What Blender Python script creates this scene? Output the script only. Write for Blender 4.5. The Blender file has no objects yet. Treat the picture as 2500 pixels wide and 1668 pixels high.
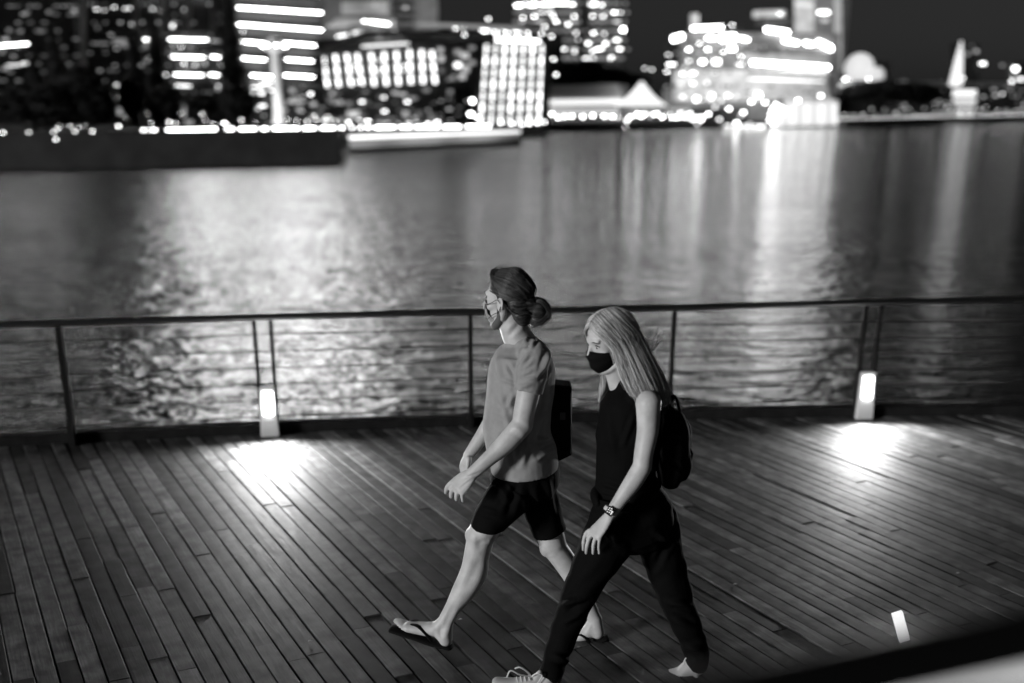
import bpy, bmesh, math, random
import numpy as np
from mathutils import Vector, Matrix, noise
random.seed(7)
rnd = random.random
def ru(a, b): return a + (b - a) * random.random()

# ------------------------------------------------------------------ camera
S = bpy.context.scene
FPX, CX, CY, TH, CAMH = 2770.0, 1202.0, 1328.0, math.radians(21.1), 2.4
cam_d = bpy.data.cameras.new('camera')
cam = bpy.data.objects.new('camera', cam_d)
S.collection.objects.link(cam); S.camera = cam
cam.location = (0, 0, CAMH)
cam.rotation_euler = (math.pi / 2 - TH, 0, 0)
cam_d.sensor_width = 36; cam_d.lens = FPX / 2500 * 36
cam_d.shift_x = (1250 - CX) / 2500
cam_d.shift_y = (CY - 834) / 2500
cam_d.clip_start = 0.05; cam_d.clip_end = 6000
cam_d.dof.use_dof = True
cam_d.dof.focus_distance = 5.0
cam_d.dof.aperture_fstop = 1.12
cam_d.dof.aperture_ratio = 0.88

# ------------------------------------------------------------------ light
SUN_EL, SUN_AZ = 9.0, -125.0      # light comes from camera left and behind
w = bpy.data.worlds.new('World'); S.world = w; w.use_nodes = True
nt = w.node_tree; nt.nodes.clear()
sky = nt.nodes.new('ShaderNodeTexSky'); sky.sky_type = 'NISHITA'; sky.sun_disc = False
sky.sun_elevation = math.radians(SUN_EL); sky.sun_rotation = math.radians(SUN_AZ)
bw = nt.nodes.new('ShaderNodeRGBToBW'); bgn = nt.nodes.new('ShaderNodeBackground')
out = nt.nodes.new('ShaderNodeOutputWorld')
nt.links.new(sky.outputs[0], bw.inputs[0]); nt.links.new(bw.outputs[0], bgn.inputs[0])
nt.links.new(bgn.outputs[0], out.inputs[0]); bgn.inputs[1].default_value = 0.0051
sl = bpy.data.lights.new('fill_sun', 'SUN'); sl.energy = 2.6; sl.angle = math.radians(10)  # weak sun lamp added as front fill, standing for lamps near the bridge
so = bpy.data.objects.new('fill_sun', sl); S.collection.objects.link(so)
az, el = math.radians(SUN_AZ), math.radians(SUN_EL)
sd = Vector((math.sin(az) * math.cos(el), math.cos(az) * math.cos(el), math.sin(el)))
so.rotation_euler = sd.to_track_quat('Z', 'Y').to_euler()
S.view_settings.view_transform = 'Standard'; S.view_settings.look = 'None'
S.view_settings.exposure = 0.0; S.view_settings.gamma = 1.0
S.view_settings.use_curve_mapping = False
S.render.engine = 'CYCLES'
S.cycles.use_denoising = True
S.cycles.max_bounces = 5; S.cycles.diffuse_bounces = 2; S.cycles.glossy_bounces = 3
S.cycles.sample_clamp_indirect = 4.0
S.cycles.use_light_tree = True

# ------------------------------------------------------------------ helpers
def ray(x, y):
    a = (x - CX) / FPX; b = -(y - CY) / FPX
    return Vector((a, math.cos(TH) + b * math.sin(TH), -math.sin(TH) + b * math.cos(TH)))
def P(x, y, Y):                 # estimate a world point from a picture position and its distance
    d = ray(x, y); t = Y / d.y
    return Vector((d.x * t, Y, CAMH + d.z * t))
K = 2500 / 2350
def B(x, y, D): return P(x * K, y * K, D)
def px2m(Y, y=900): return Y / (FPX * ray(CX, y).y)

def tag(o, label=None, cat=None, group=None, kind=None):
    if label: o['label'] = label
    if cat: o['category'] = cat
    if group: o['group'] = group
    if kind: o['kind'] = kind
    return o
def link(o, parent=None):
    S.collection.objects.link(o)
    if parent is not None: o.parent = parent
    return o
def empty(name, loc, label=None, cat=None, group=None, kind=None):
    o = bpy.data.objects.new(name, None); o.location = loc; o.empty_display_size = .1
    link(o); tag(o, label, cat, group, kind)
    return o
def rebase(me, parent):
    if parent is not None:
        L = parent.matrix_basis.translation if parent.parent is None else parent.matrix_basis.translation + parent.parent.matrix_basis.translation
        me.transform(Matrix.Translation(-L))
def meshobj(name, verts, faces, mat, parent=None, smooth=False):
    """verts in world coordinates; re-based to the parent's origin"""
    me = bpy.data.meshes.new(name)
    me.from_pydata([tuple(v) for v in verts], [], [tuple(f) for f in faces]); me.update()
    bm = bmesh.new(); bm.from_mesh(me); bmesh.ops.recalc_face_normals(bm, faces=bm.faces); bm.to_mesh(me); bm.free()
    rebase(me, parent)
    if smooth: me.polygons.foreach_set('use_smooth', [True] * len(me.polygons))
    me.materials.append(mat)
    o = bpy.data.objects.new(name, me)
    return link(o, parent)

class MB:
    def __init__(s): s.v = []; s.f = []
    def add(s, v, f):
        n = len(s.v); s.v += [Vector(p) for p in v]; s.f += [tuple(i + n for i in q) for q in f]; return s
    def box(s, c, d, rz=0, M=None):
        c = Vector(c); R = Matrix.Rotation(rz, 3, 'Z') if M is None else M
        vs = [c + R @ Vector((sx * d[0] / 2, sy * d[1] / 2, sz * d[2] / 2)) for sx in (-1, 1) for sy in (-1, 1) for sz in (-1, 1)]
        return s.add(vs, [(0, 1, 3, 2), (4, 6, 7, 5), (0, 4, 5, 1), (2, 3, 7, 6), (0, 2, 6, 4), (1, 5, 7, 3)])
    def prism(s, q, off):
        """closed prism: polygon q extruded by vector off"""
        n = len(q); q = [Vector(p) for p in q]
        vs = q + [p + off for p in q]
        return s.add(vs, [tuple(range(n)), tuple(range(2 * n - 1, n - 1, -1))] + [(i, (i + 1) % n, n + (i + 1) % n, n + i) for i in range(n)])
    def tube(s, pts, rad, n=8, ref=None, sub=1, cap=True):
        pts = [Vector(p) for p in pts]
        rad = [(r, r) if not isinstance(r, (tuple, list)) else tuple(r) for r in rad]
        if sub > 1:
            np_, nr = [], []
            L = len(pts)
            for i in range(L - 1):
                p0, p1, p2, p3 = pts[max(i - 1, 0)], pts[i], pts[i + 1], pts[min(i + 2, L - 1)]
                r0, r1, r2, r3 = rad[max(i - 1, 0)], rad[i], rad[i + 1], rad[min(i + 2, L - 1)]
                for k in range(sub):
                    t = k / sub
                    h = lambda a, b, c, d: 0.5 * (2 * b + (c - a) * t + (2 * a - 5 * b + 4 * c - d) * t * t + (-a + 3 * b - 3 * c + d) * t ** 3)
                    np_.append(h(p0, p1, p2, p3)); nr.append((max(h(r0[0], r1[0], r2[0], r3[0]), 1e-4), max(h(r0[1], r1[1], r2[1], r3[1]), 1e-4)))
            np_.append(pts[-1]); nr.append(rad[-1]); pts, rad = np_, nr
        if cap:
            d0 = (pts[0] - pts[1]).normalized(); d1 = (pts[-1] - pts[-2]).normalized()
            m0, m1 = min(rad[0]), min(rad[-1])
            A = [(pts[0] + d0 * m0 * math.sin(a), tuple(r * math.cos(a) for r in rad[0])) for a in (1.45, 1.05, .55)]
            Z = [(pts[-1] + d1 * m1 * math.sin(a), tuple(r * math.cos(a) for r in rad[-1])) for a in (.55, 1.05, 1.45)]
            pts = [a[0] for a in A] + pts + [a[0] for a in Z]; rad = [a[1] for a in A] + rad + [a[1] for a in Z]
        L = len(pts); base = len(s.v); up = Vector(ref) if ref is not None else None; prev = None
        for i in range(L):
            t = (pts[min(i + 1, L - 1)] - pts[max(i - 1, 0)]).normalized()
            if up is not None: a = up - t * up.dot(t)
            elif prev is None:
                a = Vector((0, 0, 1)) if abs(t.z) < .9 else Vector((1, 0, 0)); a = a - t * a.dot(t)
            else: a = prev - t * prev.dot(t)
            a.normalize(); b = t.cross(a); prev = a
            for k in range(n):
                an = 2 * math.pi * k / n
                s.v.append(pts[i] + a * math.cos(an) * rad[i][0] + b * math.sin(an) * rad[i][1])
        for i in range(L - 1):
            for k in range(n):
                k2 = (k + 1) % n
                s.f.append((base + i * n + k, base + i * n + k2, base + (i + 1) * n + k2, base + (i + 1) * n + k))
        s.f.append(tuple(base + k for k in range(n - 1, -1, -1))); s.f.append(tuple(base + (L - 1) * n + k for k in range(n)))
        return s
    def ell(s, c, r, R=None, nu=16, nv=10):
        c = Vector(c); R = R or Matrix.Identity(3); base = len(s.v)
        s.v.append(c + R @ Vector((0, 0, r[2])))
        for j in range(1, nv):
            th = math.pi * j / nv
            for i in range(nu):
                ph = 2 * math.pi * i / nu
                s.v.append(c + R @ Vector((r[0] * math.sin(th) * math.cos(ph), r[1] * math.sin(th) * math.sin(ph), r[2] * math.cos(th))))
        s.v.append(c + R @ Vector((0, 0, -r[2]))); last = len(s.v) - 1
        for i in range(nu): s.f.append((base, base + 1 + i, base + 1 + (i + 1) % nu))
        for j in range(nv - 2):
            for i in range(nu):
                a = base + 1 + j * nu + i; b = base + 1 + j * nu + (i + 1) % nu
                s.f.append((a, a + nu, b + nu, b))
        o = base + 1 + (nv - 2) * nu
        for i in range(nu): s.f.append((o + i, last, o + (i + 1) % nu))
        return s
    def build(s, name, mat, parent=None, smooth=False): return meshobj(name, s.v, s.f, mat, parent, smooth)
    def blob(s, name, mat, parent=None, voxel=.006, smooth=4, folds=(), rough=0.0, fac=.5):
        """fuse the closed pieces into one continuous skin"""
        me = bpy.data.meshes.new('t'); me.from_pydata([tuple(v) for v in s.v], [], s.f); me.update()
        bm = bmesh.new(); bm.from_mesh(me); bmesh.ops.recalc_face_normals(bm, faces=bm.faces); bm.to_mesh(me); bm.free()
        o = bpy.data.objects.new('t', me); S.collection.objects.link(o)
        m = o.modifiers.new('r', 'REMESH'); m.mode = 'VOXEL'; m.voxel_size = voxel; m.adaptivity = 0
        if smooth:
            q = o.modifiers.new('s', 'SMOOTH'); q.factor = fac; q.iterations = smooth
        dg = bpy.context.evaluated_depsgraph_get()
        nm = bpy.data.meshes.new_from_object(o.evaluated_get(dg)); nm.name = name
        bpy.data.objects.remove(o); bpy.data.meshes.remove(me)
        if folds or rough:
            nv = len(nm.vertices); co = np.empty(nv * 3); nm.vertices.foreach_get('co', co); co = co.reshape(-1, 3)
            no = np.empty(nv * 3); nm.vertices.foreach_get('normal', no); no = no.reshape(-1, 3)
            d = np.zeros(nv)
            zc = co[:, 1] * math.cos(TH) - (co[:, 2] - CAMH) * math.sin(TH); yc = co[:, 1] * math.sin(TH) + (co[:, 2] - CAMH) * math.cos(TH)
            ux = CX + FPX * co[:, 0] / zc; uy = CY - FPX * yc / zc; near_ = np.clip(.35 - no[:, 1] * 1.2, 0, 1)
            for a, b, wd, dp in folds:      # creases on the side that faces the bridge
                ax_, ay_ = a; bx_, by_ = b; vx, vy = bx_ - ax_, by_ - ay_
                t = np.clip(((ux - ax_) * vx + (uy - ay_) * vy) / (vx * vx + vy * vy), 0, 1)
                dist = np.hypot(ux - ax_ - t * vx, uy - ay_ - t * vy); e = np.sin(np.clip(t, .02, .98) * math.pi) ** .6
                d += 1.45 * near_ * dp * e * (np.exp(-(dist / wd) ** 2) - .55 * np.exp(-((dist - 1.9 * wd) / wd) ** 2))
            if rough:
                x, y, z = co.T
                d += rough * (np.sin(x * 31 + 3 * np.sin(z * 17)) * np.sin(z * 26 + y * 19 + 2 * np.sin(x * 23)))
            co += no * d[:, None]; nm.vertices.foreach_set('co', co.ravel()); nm.update()
        rebase(nm, parent)
        nm.polygons.foreach_set('use_smooth', [True] * len(nm.polygons))
        nm.materials.clear(); nm.materials.append(mat)
        return link(bpy.data.objects.new(name, nm), parent)

def mat(name, col, rough=.6, metal=0, spec=.5, bump=None, noisecol=None, **kw):
    m = bpy.data.materials.new(name); m.use_nodes = True; t = m.node_tree; b = t.nodes['Principled BSDF']
    b.inputs['Base Color'].default_value = (col, col, col, 1); b.inputs['Roughness'].default_value = rough
    b.inputs['Metallic'].default_value = metal; b.inputs['Specular IOR Level'].default_value = spec
    for k, v in kw.items(): b.inputs[k].default_value = v
    tc = t.nodes.new('ShaderNodeTexCoord')
    if noisecol:
        sc, lo, hi = noisecol
        n = t.nodes.new('ShaderNodeTexNoise'); n.inputs['Scale'].default_value = sc; n.inputs['Detail'].default_value = 5
        r = t.nodes.new('ShaderNodeMapRange'); r.inputs[1].default_value = .3; r.inputs[2].default_value = .7
        r.inputs[3].default_value = col * lo; r.inputs[4].default_value = col * hi
        t.links.new(tc.outputs['Object'], n.inputs[0]); t.links.new(n.outputs[0], r.inputs[0]); t.links.new(r.outputs[0], b.inputs['Base Color'])
    if bump:
        sc, st, ds = bump
        n = t.nodes.new('ShaderNodeTexNoise'); n.inputs['Scale'].default_value = sc; n.inputs['Detail'].default_value = 4
        u = t.nodes.new('ShaderNodeBump'); u.inputs['Strength'].default_value = st; u.inputs['Distance'].default_value = ds
        t.links.new(tc.outputs['Object'], n.inputs[0]); t.links.new(n.outputs[0], u.inputs['Height']); t.links.new(u.outputs[0], b.inputs['Normal'])
    return m
def glow(name, strength, sample=False, noisy=None):
    m = bpy.data.materials.new(name); m.use_nodes = True; t = m.node_tree
    b = t.nodes['Principled BSDF']; b.inputs['Base Color'].default_value = (.3, .3, .3, 1)
    b.inputs['Emission Color'].default_value = (1, 1, 1, 1); b.inputs['Emission Strength'].default_value = strength
    if noisy:      # each lamp or window is a little brighter or dimmer than its neighbour
        oi = t.nodes.new('ShaderNodeObjectInfo'); r = t.nodes.new('ShaderNodeMapRange')
        r.inputs[3].default_value = strength * noisy[0]; r.inputs[4].default_value = strength * noisy[1]
        t.links.new(oi.outputs['Random'], r.inputs[0]); t.links.new(r.outputs[0], b.inputs['Emission Strength'])
    m.cycles.emission_sampling = 'FRONT_BACK' if sample else 'NONE'
    return m

WL = -2.3        # water level
def edge(x): return 8.841 + .1245 * x - .0113 * x * x     # the gently curved waterside edge of the boardwalk

# ------------------------------------------------------------------ materials
M_steel = mat('painted_steel', .010, .5, .0, .2, bump=(60, .1, .002))
M_rail = mat('brushed_rail_steel', .34, .28, 1.0, bump=(40, .08, .002))
M_cable = mat('cable_steel', .015, .5, .0)
M_dark = mat('dark_under_deck', .012, .9)
M_kerb = mat('dark_kerb_steel', .012, .85, 0, .15, bump=(20, .3, .005), noisecol=(9, .6, 1.3))
M_boll = mat('grey_bollard_paint', .6, .45, bump=(50, .1, .002))
M_lampface = glow('lit_lamp_lens', 14.0, True)

def wood():
    m = bpy.data.materials.new('weathered_hardwood'); m.use_nodes = True; t = m.node_tree; b = t.nodes['Principled BSDF']
    N, L = t.nodes.new, t.links.new
    tc = N('ShaderNodeTexCoord'); oi = N('ShaderNodeObjectInfo')
    sh = N('ShaderNodeVectorMath'); sh.operation = 'MULTIPLY_ADD'
    L(oi.outputs['Random'], sh.inputs[0]); sh.inputs[1].default_value = (31, 17, 9); L(tc.outputs['Object'], sh.inputs[2])
    mp = N('ShaderNodeMapping'); mp.inputs['Scale'].default_value = (1.6, 26, 26); L(sh.outputs[0], mp.inputs[0])
    g = N('ShaderNodeTexNoise'); g.inputs['Scale'].default_value = 3.2; g.inputs['Detail'].default_value = 7; g.inputs['Roughness'].default_value = .65; g.inputs['Distortion'].default_value = .6
    L(mp.outputs[0], g.inputs[0])
    s2 = N('ShaderNodeTexNoise'); s2.inputs['Scale'].default_value = 9; s2.inputs['Detail'].default_value = 5; L(sh.outputs[0], s2.inputs[0])
    base = N('ShaderNodeMapRange'); base.inputs[3].default_value = .022; base.inputs[4].default_value = .15; L(oi.outputs['Random'], base.inputs[0])
    gm = N('ShaderNodeMapRange'); gm.inputs[1].default_value = .3; gm.inputs[2].default_value = .72; gm.inputs[3].default_value = .5; gm.inputs[4].default_value = 1.5; L(g.outputs[0], gm.inputs[0])
    sm = N('ShaderNodeMapRange'); sm.inputs[1].default_value = .35; sm.inputs[2].default_value = .65; sm.inputs[3].default_value = .55; sm.inputs[4].default_value = 1.4; L(s2.outputs[0], sm.inputs[0])
    a = N('ShaderNodeMath'); a.operation = 'MULTIPLY'; L(base.outputs[0], a.inputs[0]); L(gm.outputs[0], a.inputs[1])
    c = N('ShaderNodeMath'); c.operation = 'MULTIPLY'; L(a.outputs[0], c.inputs[0]); L(sm.outputs[0], c.inputs[1])
    L(c.outputs[0], b.inputs['Base Color'])
    rr = N('ShaderNodeMapRange'); rr.inputs[1].default_value = .3; rr.inputs[2].default_value = .7; rr.inputs[3].default_value = .56; rr.inputs[4].default_value = .76; L(g.outputs[0], rr.inputs[0]); L(rr.outputs[0], b.inputs['Roughness'])
    b.inputs['Specular IOR Level'].default_value = .28
    mx = N('ShaderNodeMath'); mx.operation = 'MULTIPLY_ADD'; mx.inputs[1].default_value = .03; L(s2.outputs[0], mx.inputs[0]); L(g.outputs[0], mx.inputs[2])
    u = N('ShaderNodeBump'); u.inputs['Strength'].default_value = .32; u.inputs['Distance'].default_value = .004; L(mx.outputs[0], u.inputs['Height']); L(u.outputs[0], b.inputs['Normal'])
    return m
M_wood = wood()

def water():
    m = bpy.data.materials.new('rippled_night_water'); m.use_nodes = True; t = m.node_tree; b = t.nodes['Principled BSDF']
    N, L = t.nodes.new, t.links.new
    b.inputs['Base Color'].default_value = (.006, .006, .006, 1); b.inputs['Roughness'].default_value = .06
    b.inputs['IOR'].default_value = 2.3
    tc = N('ShaderNodeTexCoord')
    def nz(scale, sx, sy, det, w):
        mp = N('ShaderNodeMapping'); mp.inputs['Scale'].default_value = (sx, sy, 1); mp.inputs['Rotation'].default_value = (0, 0, w); L(tc.outputs['Object'], mp.inputs[0])
        n = N('ShaderNodeTexNoise'); n.inputs['Scale'].default_value = scale; n.inputs['Detail'].default_value = det; n.inputs['Roughness'].default_value = .5
        n.inputs['Distortion'].default_value = .3
        L(mp.outputs[0], n.inputs[0]); return n
    n1 = nz(1.75, .50, 1.0, 2, .03); n2 = nz(6.5, .7, 1.0, 2, -.06); n3 = nz(.11, .5, 1.2, 3, .3)
    pa = N('ShaderNodeMapRange'); pa.inputs[1].default_value = .35; pa.inputs[2].default_value = .65; pa.inputs[3].default_value = .6; pa.inputs[4].default_value = 1.25; L(n3.outputs[0], pa.inputs[0])
    am = N('ShaderNodeMath'); am.operation = 'MULTIPLY'; L(n1.outputs[0], am.inputs[0]); L(pa.outputs[0], am.inputs[1])
    b1 = N('ShaderNodeBump'); b1.inputs['Strength'].default_value = 1; b1.inputs['Distance'].default_value = WAVE1; L(am.outputs[0], b1.inputs['Height'])
    b2 = N('ShaderNodeBump'); b2.inputs['Strength'].default_value = 1; b2.inputs['Distance'].default_value = WAVE2; L(n2.outputs[0], b2.inputs['Height']); L(b1.outputs[0], b2.inputs['Normal'])
    L(b2.outputs[0], b.inputs['Normal'])
    return m
WAVE1, WAVE2 = .185, .05
M_water = water()

# ------------------------------------------------------------------ water and far land
wt = meshobj('harbour_water', [(-900, 8, WL), (1500, 8, WL), (1500, 2500, WL), (-900, 2500, WL)], [(0, 1, 2, 3)], M_water)
tag(wt, 'dark rippled harbour water with bright reflections', None, None, 'structure')
wt2 = meshobj('harbour_water', [(-900, -300, WL - .004), (1500, -300, WL - .004), (1500, 8, WL - .004), (-900, 8, WL - .004)], [(0, 1, 2, 3)], M_water)
tag(wt2, 'dark water under the boardwalk', None, None, 'structure')
M_land = mat('dark_paving', .03, .9, noisecol=(.2, .6, 1.4))
M_quay = mat('dark_quay_concrete', .03, .8, bump=(1.5, .4, .1), noisecol=(.6, .7, 1.4))
sh = [B(800, 292, 1)]  # placeholder distances below
def shore(x, D): v = B(x, 250, D); return Vector((v.x, D, 0))
shp = [shore(-400, 135), shore(700, 140), shore(800, 158), shore(1265, 238), shore(1640, 285), shore(1925, 330), shore(2350, 470), shore(2700, 560)]
top = [Vector((p.x, p.y, -1.1)) for p in shp] + [Vector((1400, 2400, -1.1)), Vector((-900, 2400, -1.1))]
mb = MB(); mb.prism(top, Vector((0, 0, -2.5))); tag(mb.build('far_shore_ground', M_land), 'dark ground of the far shore', None, None, 'structure')

# ------------------------------------------------------------------ boardwalk
ANG = math.radians(116.0)
du = Vector((math.cos(ANG), math.sin(ANG), 0)); dv = Vector((du.y, -du.x, 0))   # along and across the planks
xs = [-13 + i * .5 for i in range(57)]
base = [Vector((x, edge(x) + .02, -.06)) for x in xs] + [Vector((15, -3, -.06)), Vector((-13, -3, -.06))]
mb = MB(); mb.prism(base, Vector((0, 0, -.25)))
deck = tag(mb.build('boardwalk', M_dark), 'weathered timber boardwalk of narrow slanting planks', None, None, 'structure')
PW, GAP = .0968, .0088
def plank_mesh(Ln, seed):
    r = random.Random(seed); wv = PW - GAP; hw = wv / 2; c = .0022; nseg = 4
    prof = [(-hw, -.028), (-hw, -c), (-hw + c, 0), (0, .0006), (hw - c, 0), (hw, -c), (hw, -.028)]
    v, f = [], []; n = len(prof)
    b0, b1 = r.uniform(-.002, .002), r.uniform(-.002, .002)
    for i in range(nseg + 1):
        s = i / nseg; x = (s - .5) * Ln
        for y, z in prof: v.append((x, y + b0 * math.sin(s * math.pi), z + b1 * (2 * s - 1) ** 2 * .9))
    for i in range(nseg):
        for k in range(n):
            k2 = (k + 1) % n; f.append((i * n + k, i * n + k2, (i + 1) * n + k2, (i + 1) * n + k))
    f.append(tuple(range(n - 1, -1, -1))); f.append(tuple(nseg * n + k for k in range(n)))
    me = bpy.data.meshes.new('plank'); me.from_pydata(v, [], f); me.update()
    bm = bmesh.new(); bm.from_mesh(me); bmesh.ops.recalc_face_normals(bm, faces=bm.faces); bm.to_mesh(me); bm.free()
    me.materials.append(M_wood); return me
LENS = [.55, .8, 1.05, 1.3, 1.6, 1.9, 2.3, 2.7]
pm = {L: [plank_mesh(L, i * 10 + k) for k in range(3)] for i, L in enumerate(LENS)}
rows = []
for j in range(-75, 130):
    o = dv * (j * PW)
    # far end: where the row meets the curved edge
    lo, hi = 0.0, 30.0
    for _ in range(40):
        mid = (lo + hi) / 2; q = o + du * mid
        if q.y < edge(q.x) + .10: lo = mid
        else: hi = mid
    s = lo - ru(0, .01)
    first = True
    while True:
        q = o + du * s
        if q.y < -1.5: break
        Ln = random.choice(LENS)
        c = o + du * (s - Ln / 2 + .0)
        if abs(c.x) < 13: rows.append((c, Ln))
        s -= Ln + .004
def visible(c, Ln):
    best = False
    for k in (-.5, -.25, 0, .25, .5):
        q = c + du * Ln * k; d = Vector((q.x, q.y, -CAMH))
        zc = d.y * math.cos(TH) + CAMH * math.sin(TH)
        yc = d.y * math.sin(TH) - CAMH * math.cos(TH)
        if zc < .3: continue
        px = CX + FPX * d.x / zc; py = CY - FPX * yc / zc
        if -40 < px < 2540 and py < 1700: best = True
    return best
vis = [r for r in rows if visible(*r)]; hid = [r for r in rows if not visible(*r)]
vis.sort(key=lambda r: r[0].y ** 2 - r[1] * 6)
rz = ANG
rest = MB()
def lay(c, Ln):
    raised = rnd() < .22
    M = Matrix.Translation((c.x, c.y, ru(-.004, .002))) @ Matrix.Rotation(rz + ru(-.0012, .0012), 4, 'Z') @ Matrix.Rotation(ru(-.012, .012), 4, 'X') @ Matrix.Rotation((ru(-.006, .006) if raised else ru(-.0015, .0015)), 4, 'Y')
    return M
for i, (c, Ln) in enumerate(vis):
    me = random.choice(pm[Ln]); M = lay(c, Ln)
    if i < 300:
        o = bpy.data.objects.new('plank', me); o.matrix_basis = M; link(o, deck)
    else:
        rest.add([M @ v.co for v in me.vertices], [tuple(p.vertices) for p in me.polygons])
for c, Ln in hid:
    if c.y > -1.2 and abs(c.x) < 9:
        me = pm[Ln][0]; M = lay(c, Ln)
        rest.add([M @ v.co for v in me.vertices], [tuple(p.vertices) for p in me.polygons])
def wood_joined():
    m = M_wood.copy(); m.name = 'weathered_hardwood_field'; t = m.node_tree
    tc = [n for n in t.nodes if n.type == 'TEX_COORD'][0]
    mp = t.nodes.new('ShaderNodeMapping'); mp.vector_type = 'POINT'; mp.inputs['Rotation'].default_value = (0, 0, -ANG)
    t.links.new(tc.outputs['Object'], mp.inputs[0])
    for n in t.nodes:
        if n.type == 'VECT_MATH':
            t.links.new(mp.outputs[0], n.inputs[2])
    # tone per island instead of per object
    g = t.nodes.new('ShaderNodeNewGeometry')
    for l in list(t.links):
        if l.from_node.type == 'OBJECT_INFO': 
            ti = l.to_socket; t.links.remove(l); t.links.new(g.outputs['Random Per Island'], ti)
    return m
ro = rest.build('plank_field', wood_joined(), deck); ro['kind'] = 'stuff'

# kerb along the water edge
xk = [-9 + i * .45 for i in range(41)]
def strip(xs, y0, y1, z0, z1):
    m = MB(); vs, fs = [], []
    for x in xs:
        e = edge(x); vs += [(x, e + y0, z0), (x, e + y1, z0), (x, e + y1, z1), (x, e + y0, z1)]
    for i in range(len(xs) - 1):
        for k in range(4):
            k2 = (k + 1) % 4; fs.append((i * 4 + k, i * 4 + k2, i * 4 + 4 + k2, i * 4 + 4 + k))
    fs.append((0, 1, 2, 3)); n = (len(xs) - 1) * 4; fs.append((n + 3, n + 2, n + 1, n)); m.add(vs, fs); return m
tag(strip(xk, .03, .16, -.30, .075).build('edge_kerb', M_kerb), 'dark low kerb along the water edge of the boardwalk', None, None, 'structure')

# ------------------------------------------------------------------ railing
rl = empty('railing', (0, edge(0), 0), 'cable railing with a round steel handrail along the water edge', 'railing')
RH = .94
def slope(x): return math.atan(.1245 - .0226 * x)
mb = MB(); mb.tube([(x, edge(x) + .02, RH - .026 + .014 * max(0, x - 1.2)) for x in xk], [.026] * len(xk), n=14); mb.build('handrail', M_rail, rl, True)
def blade(x, off=0.0, w=.062, th=.030, top=None):
    top = RH - .045 + .014 * max(0, x - 1.2)
    r = slope(x); R = Matrix.Rotation(r, 3, 'Z'); e = Vector((x, edge(x) + .02, 0)) + R @ Vector((off, 0, 0))
    pts = [(-.01, 0, w * 1.25), (0, .30, w), (.012, .62, w * .8), (.0, .86, w * .6), (0, top, w * .55)]
    m = MB(); vs, fs = [], []
    for o, z, ww in pts:
        for sx, sy in ((-1, -1), (1, -1), (1, 1), (-1, 1)): vs.append(e + R @ Vector((sx * th / 2, o + sy * ww / 2, z)))
    for i in range(len(pts) - 1):
        for k in range(4):
            k2 = (k + 1) % 4; fs.append((i * 4 + k, i * 4 + k2, i * 4 + 4 + k2, i * 4 + 4 + k))
    fs += [(0, 1, 2, 3), (19, 18, 17, 16)]
    m.add(vs, fs); return m
for x in (-7.9, -6.35, -4.78, -.17, 1.44, 4.6, 6.2):
    pm_ = blade(x, w=.06, th=.030); pm_.build('post', M_steel, rl)
blade(-3.19, w=.12, th=.040).build('post', M_steel, rl)
lampx = [-1.74, 3.05]
for x in lampx:
    for s in (-.062, .062): blade(x, s, w=.05, th=.026).build('post', M_steel, rl)
for k in range(6):
    z = .10 + (k + .35) * .128
    pts = []
    stops = [-9, -7.9, -6.35, -4.78, -3.19, -1.80, -1.68, -.17, 1.44, 2.99, 3.11, 4.6, 6.2, 9]
    for a, b in zip(stops[:-1], stops[1:]):
        for q in range(5):
            t = q / 5; x = a + (b - a) * t
            pts.append((x, edge(x) + .02, z - .007 * math.sin(math.pi * t) * min(1, (b - a)) + .0015 * math.sin(x * 3 + k)))
    MB().tube(pts, [.0052] * len(pts), n=5).build('cable', M_cable, rl, True)

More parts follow.
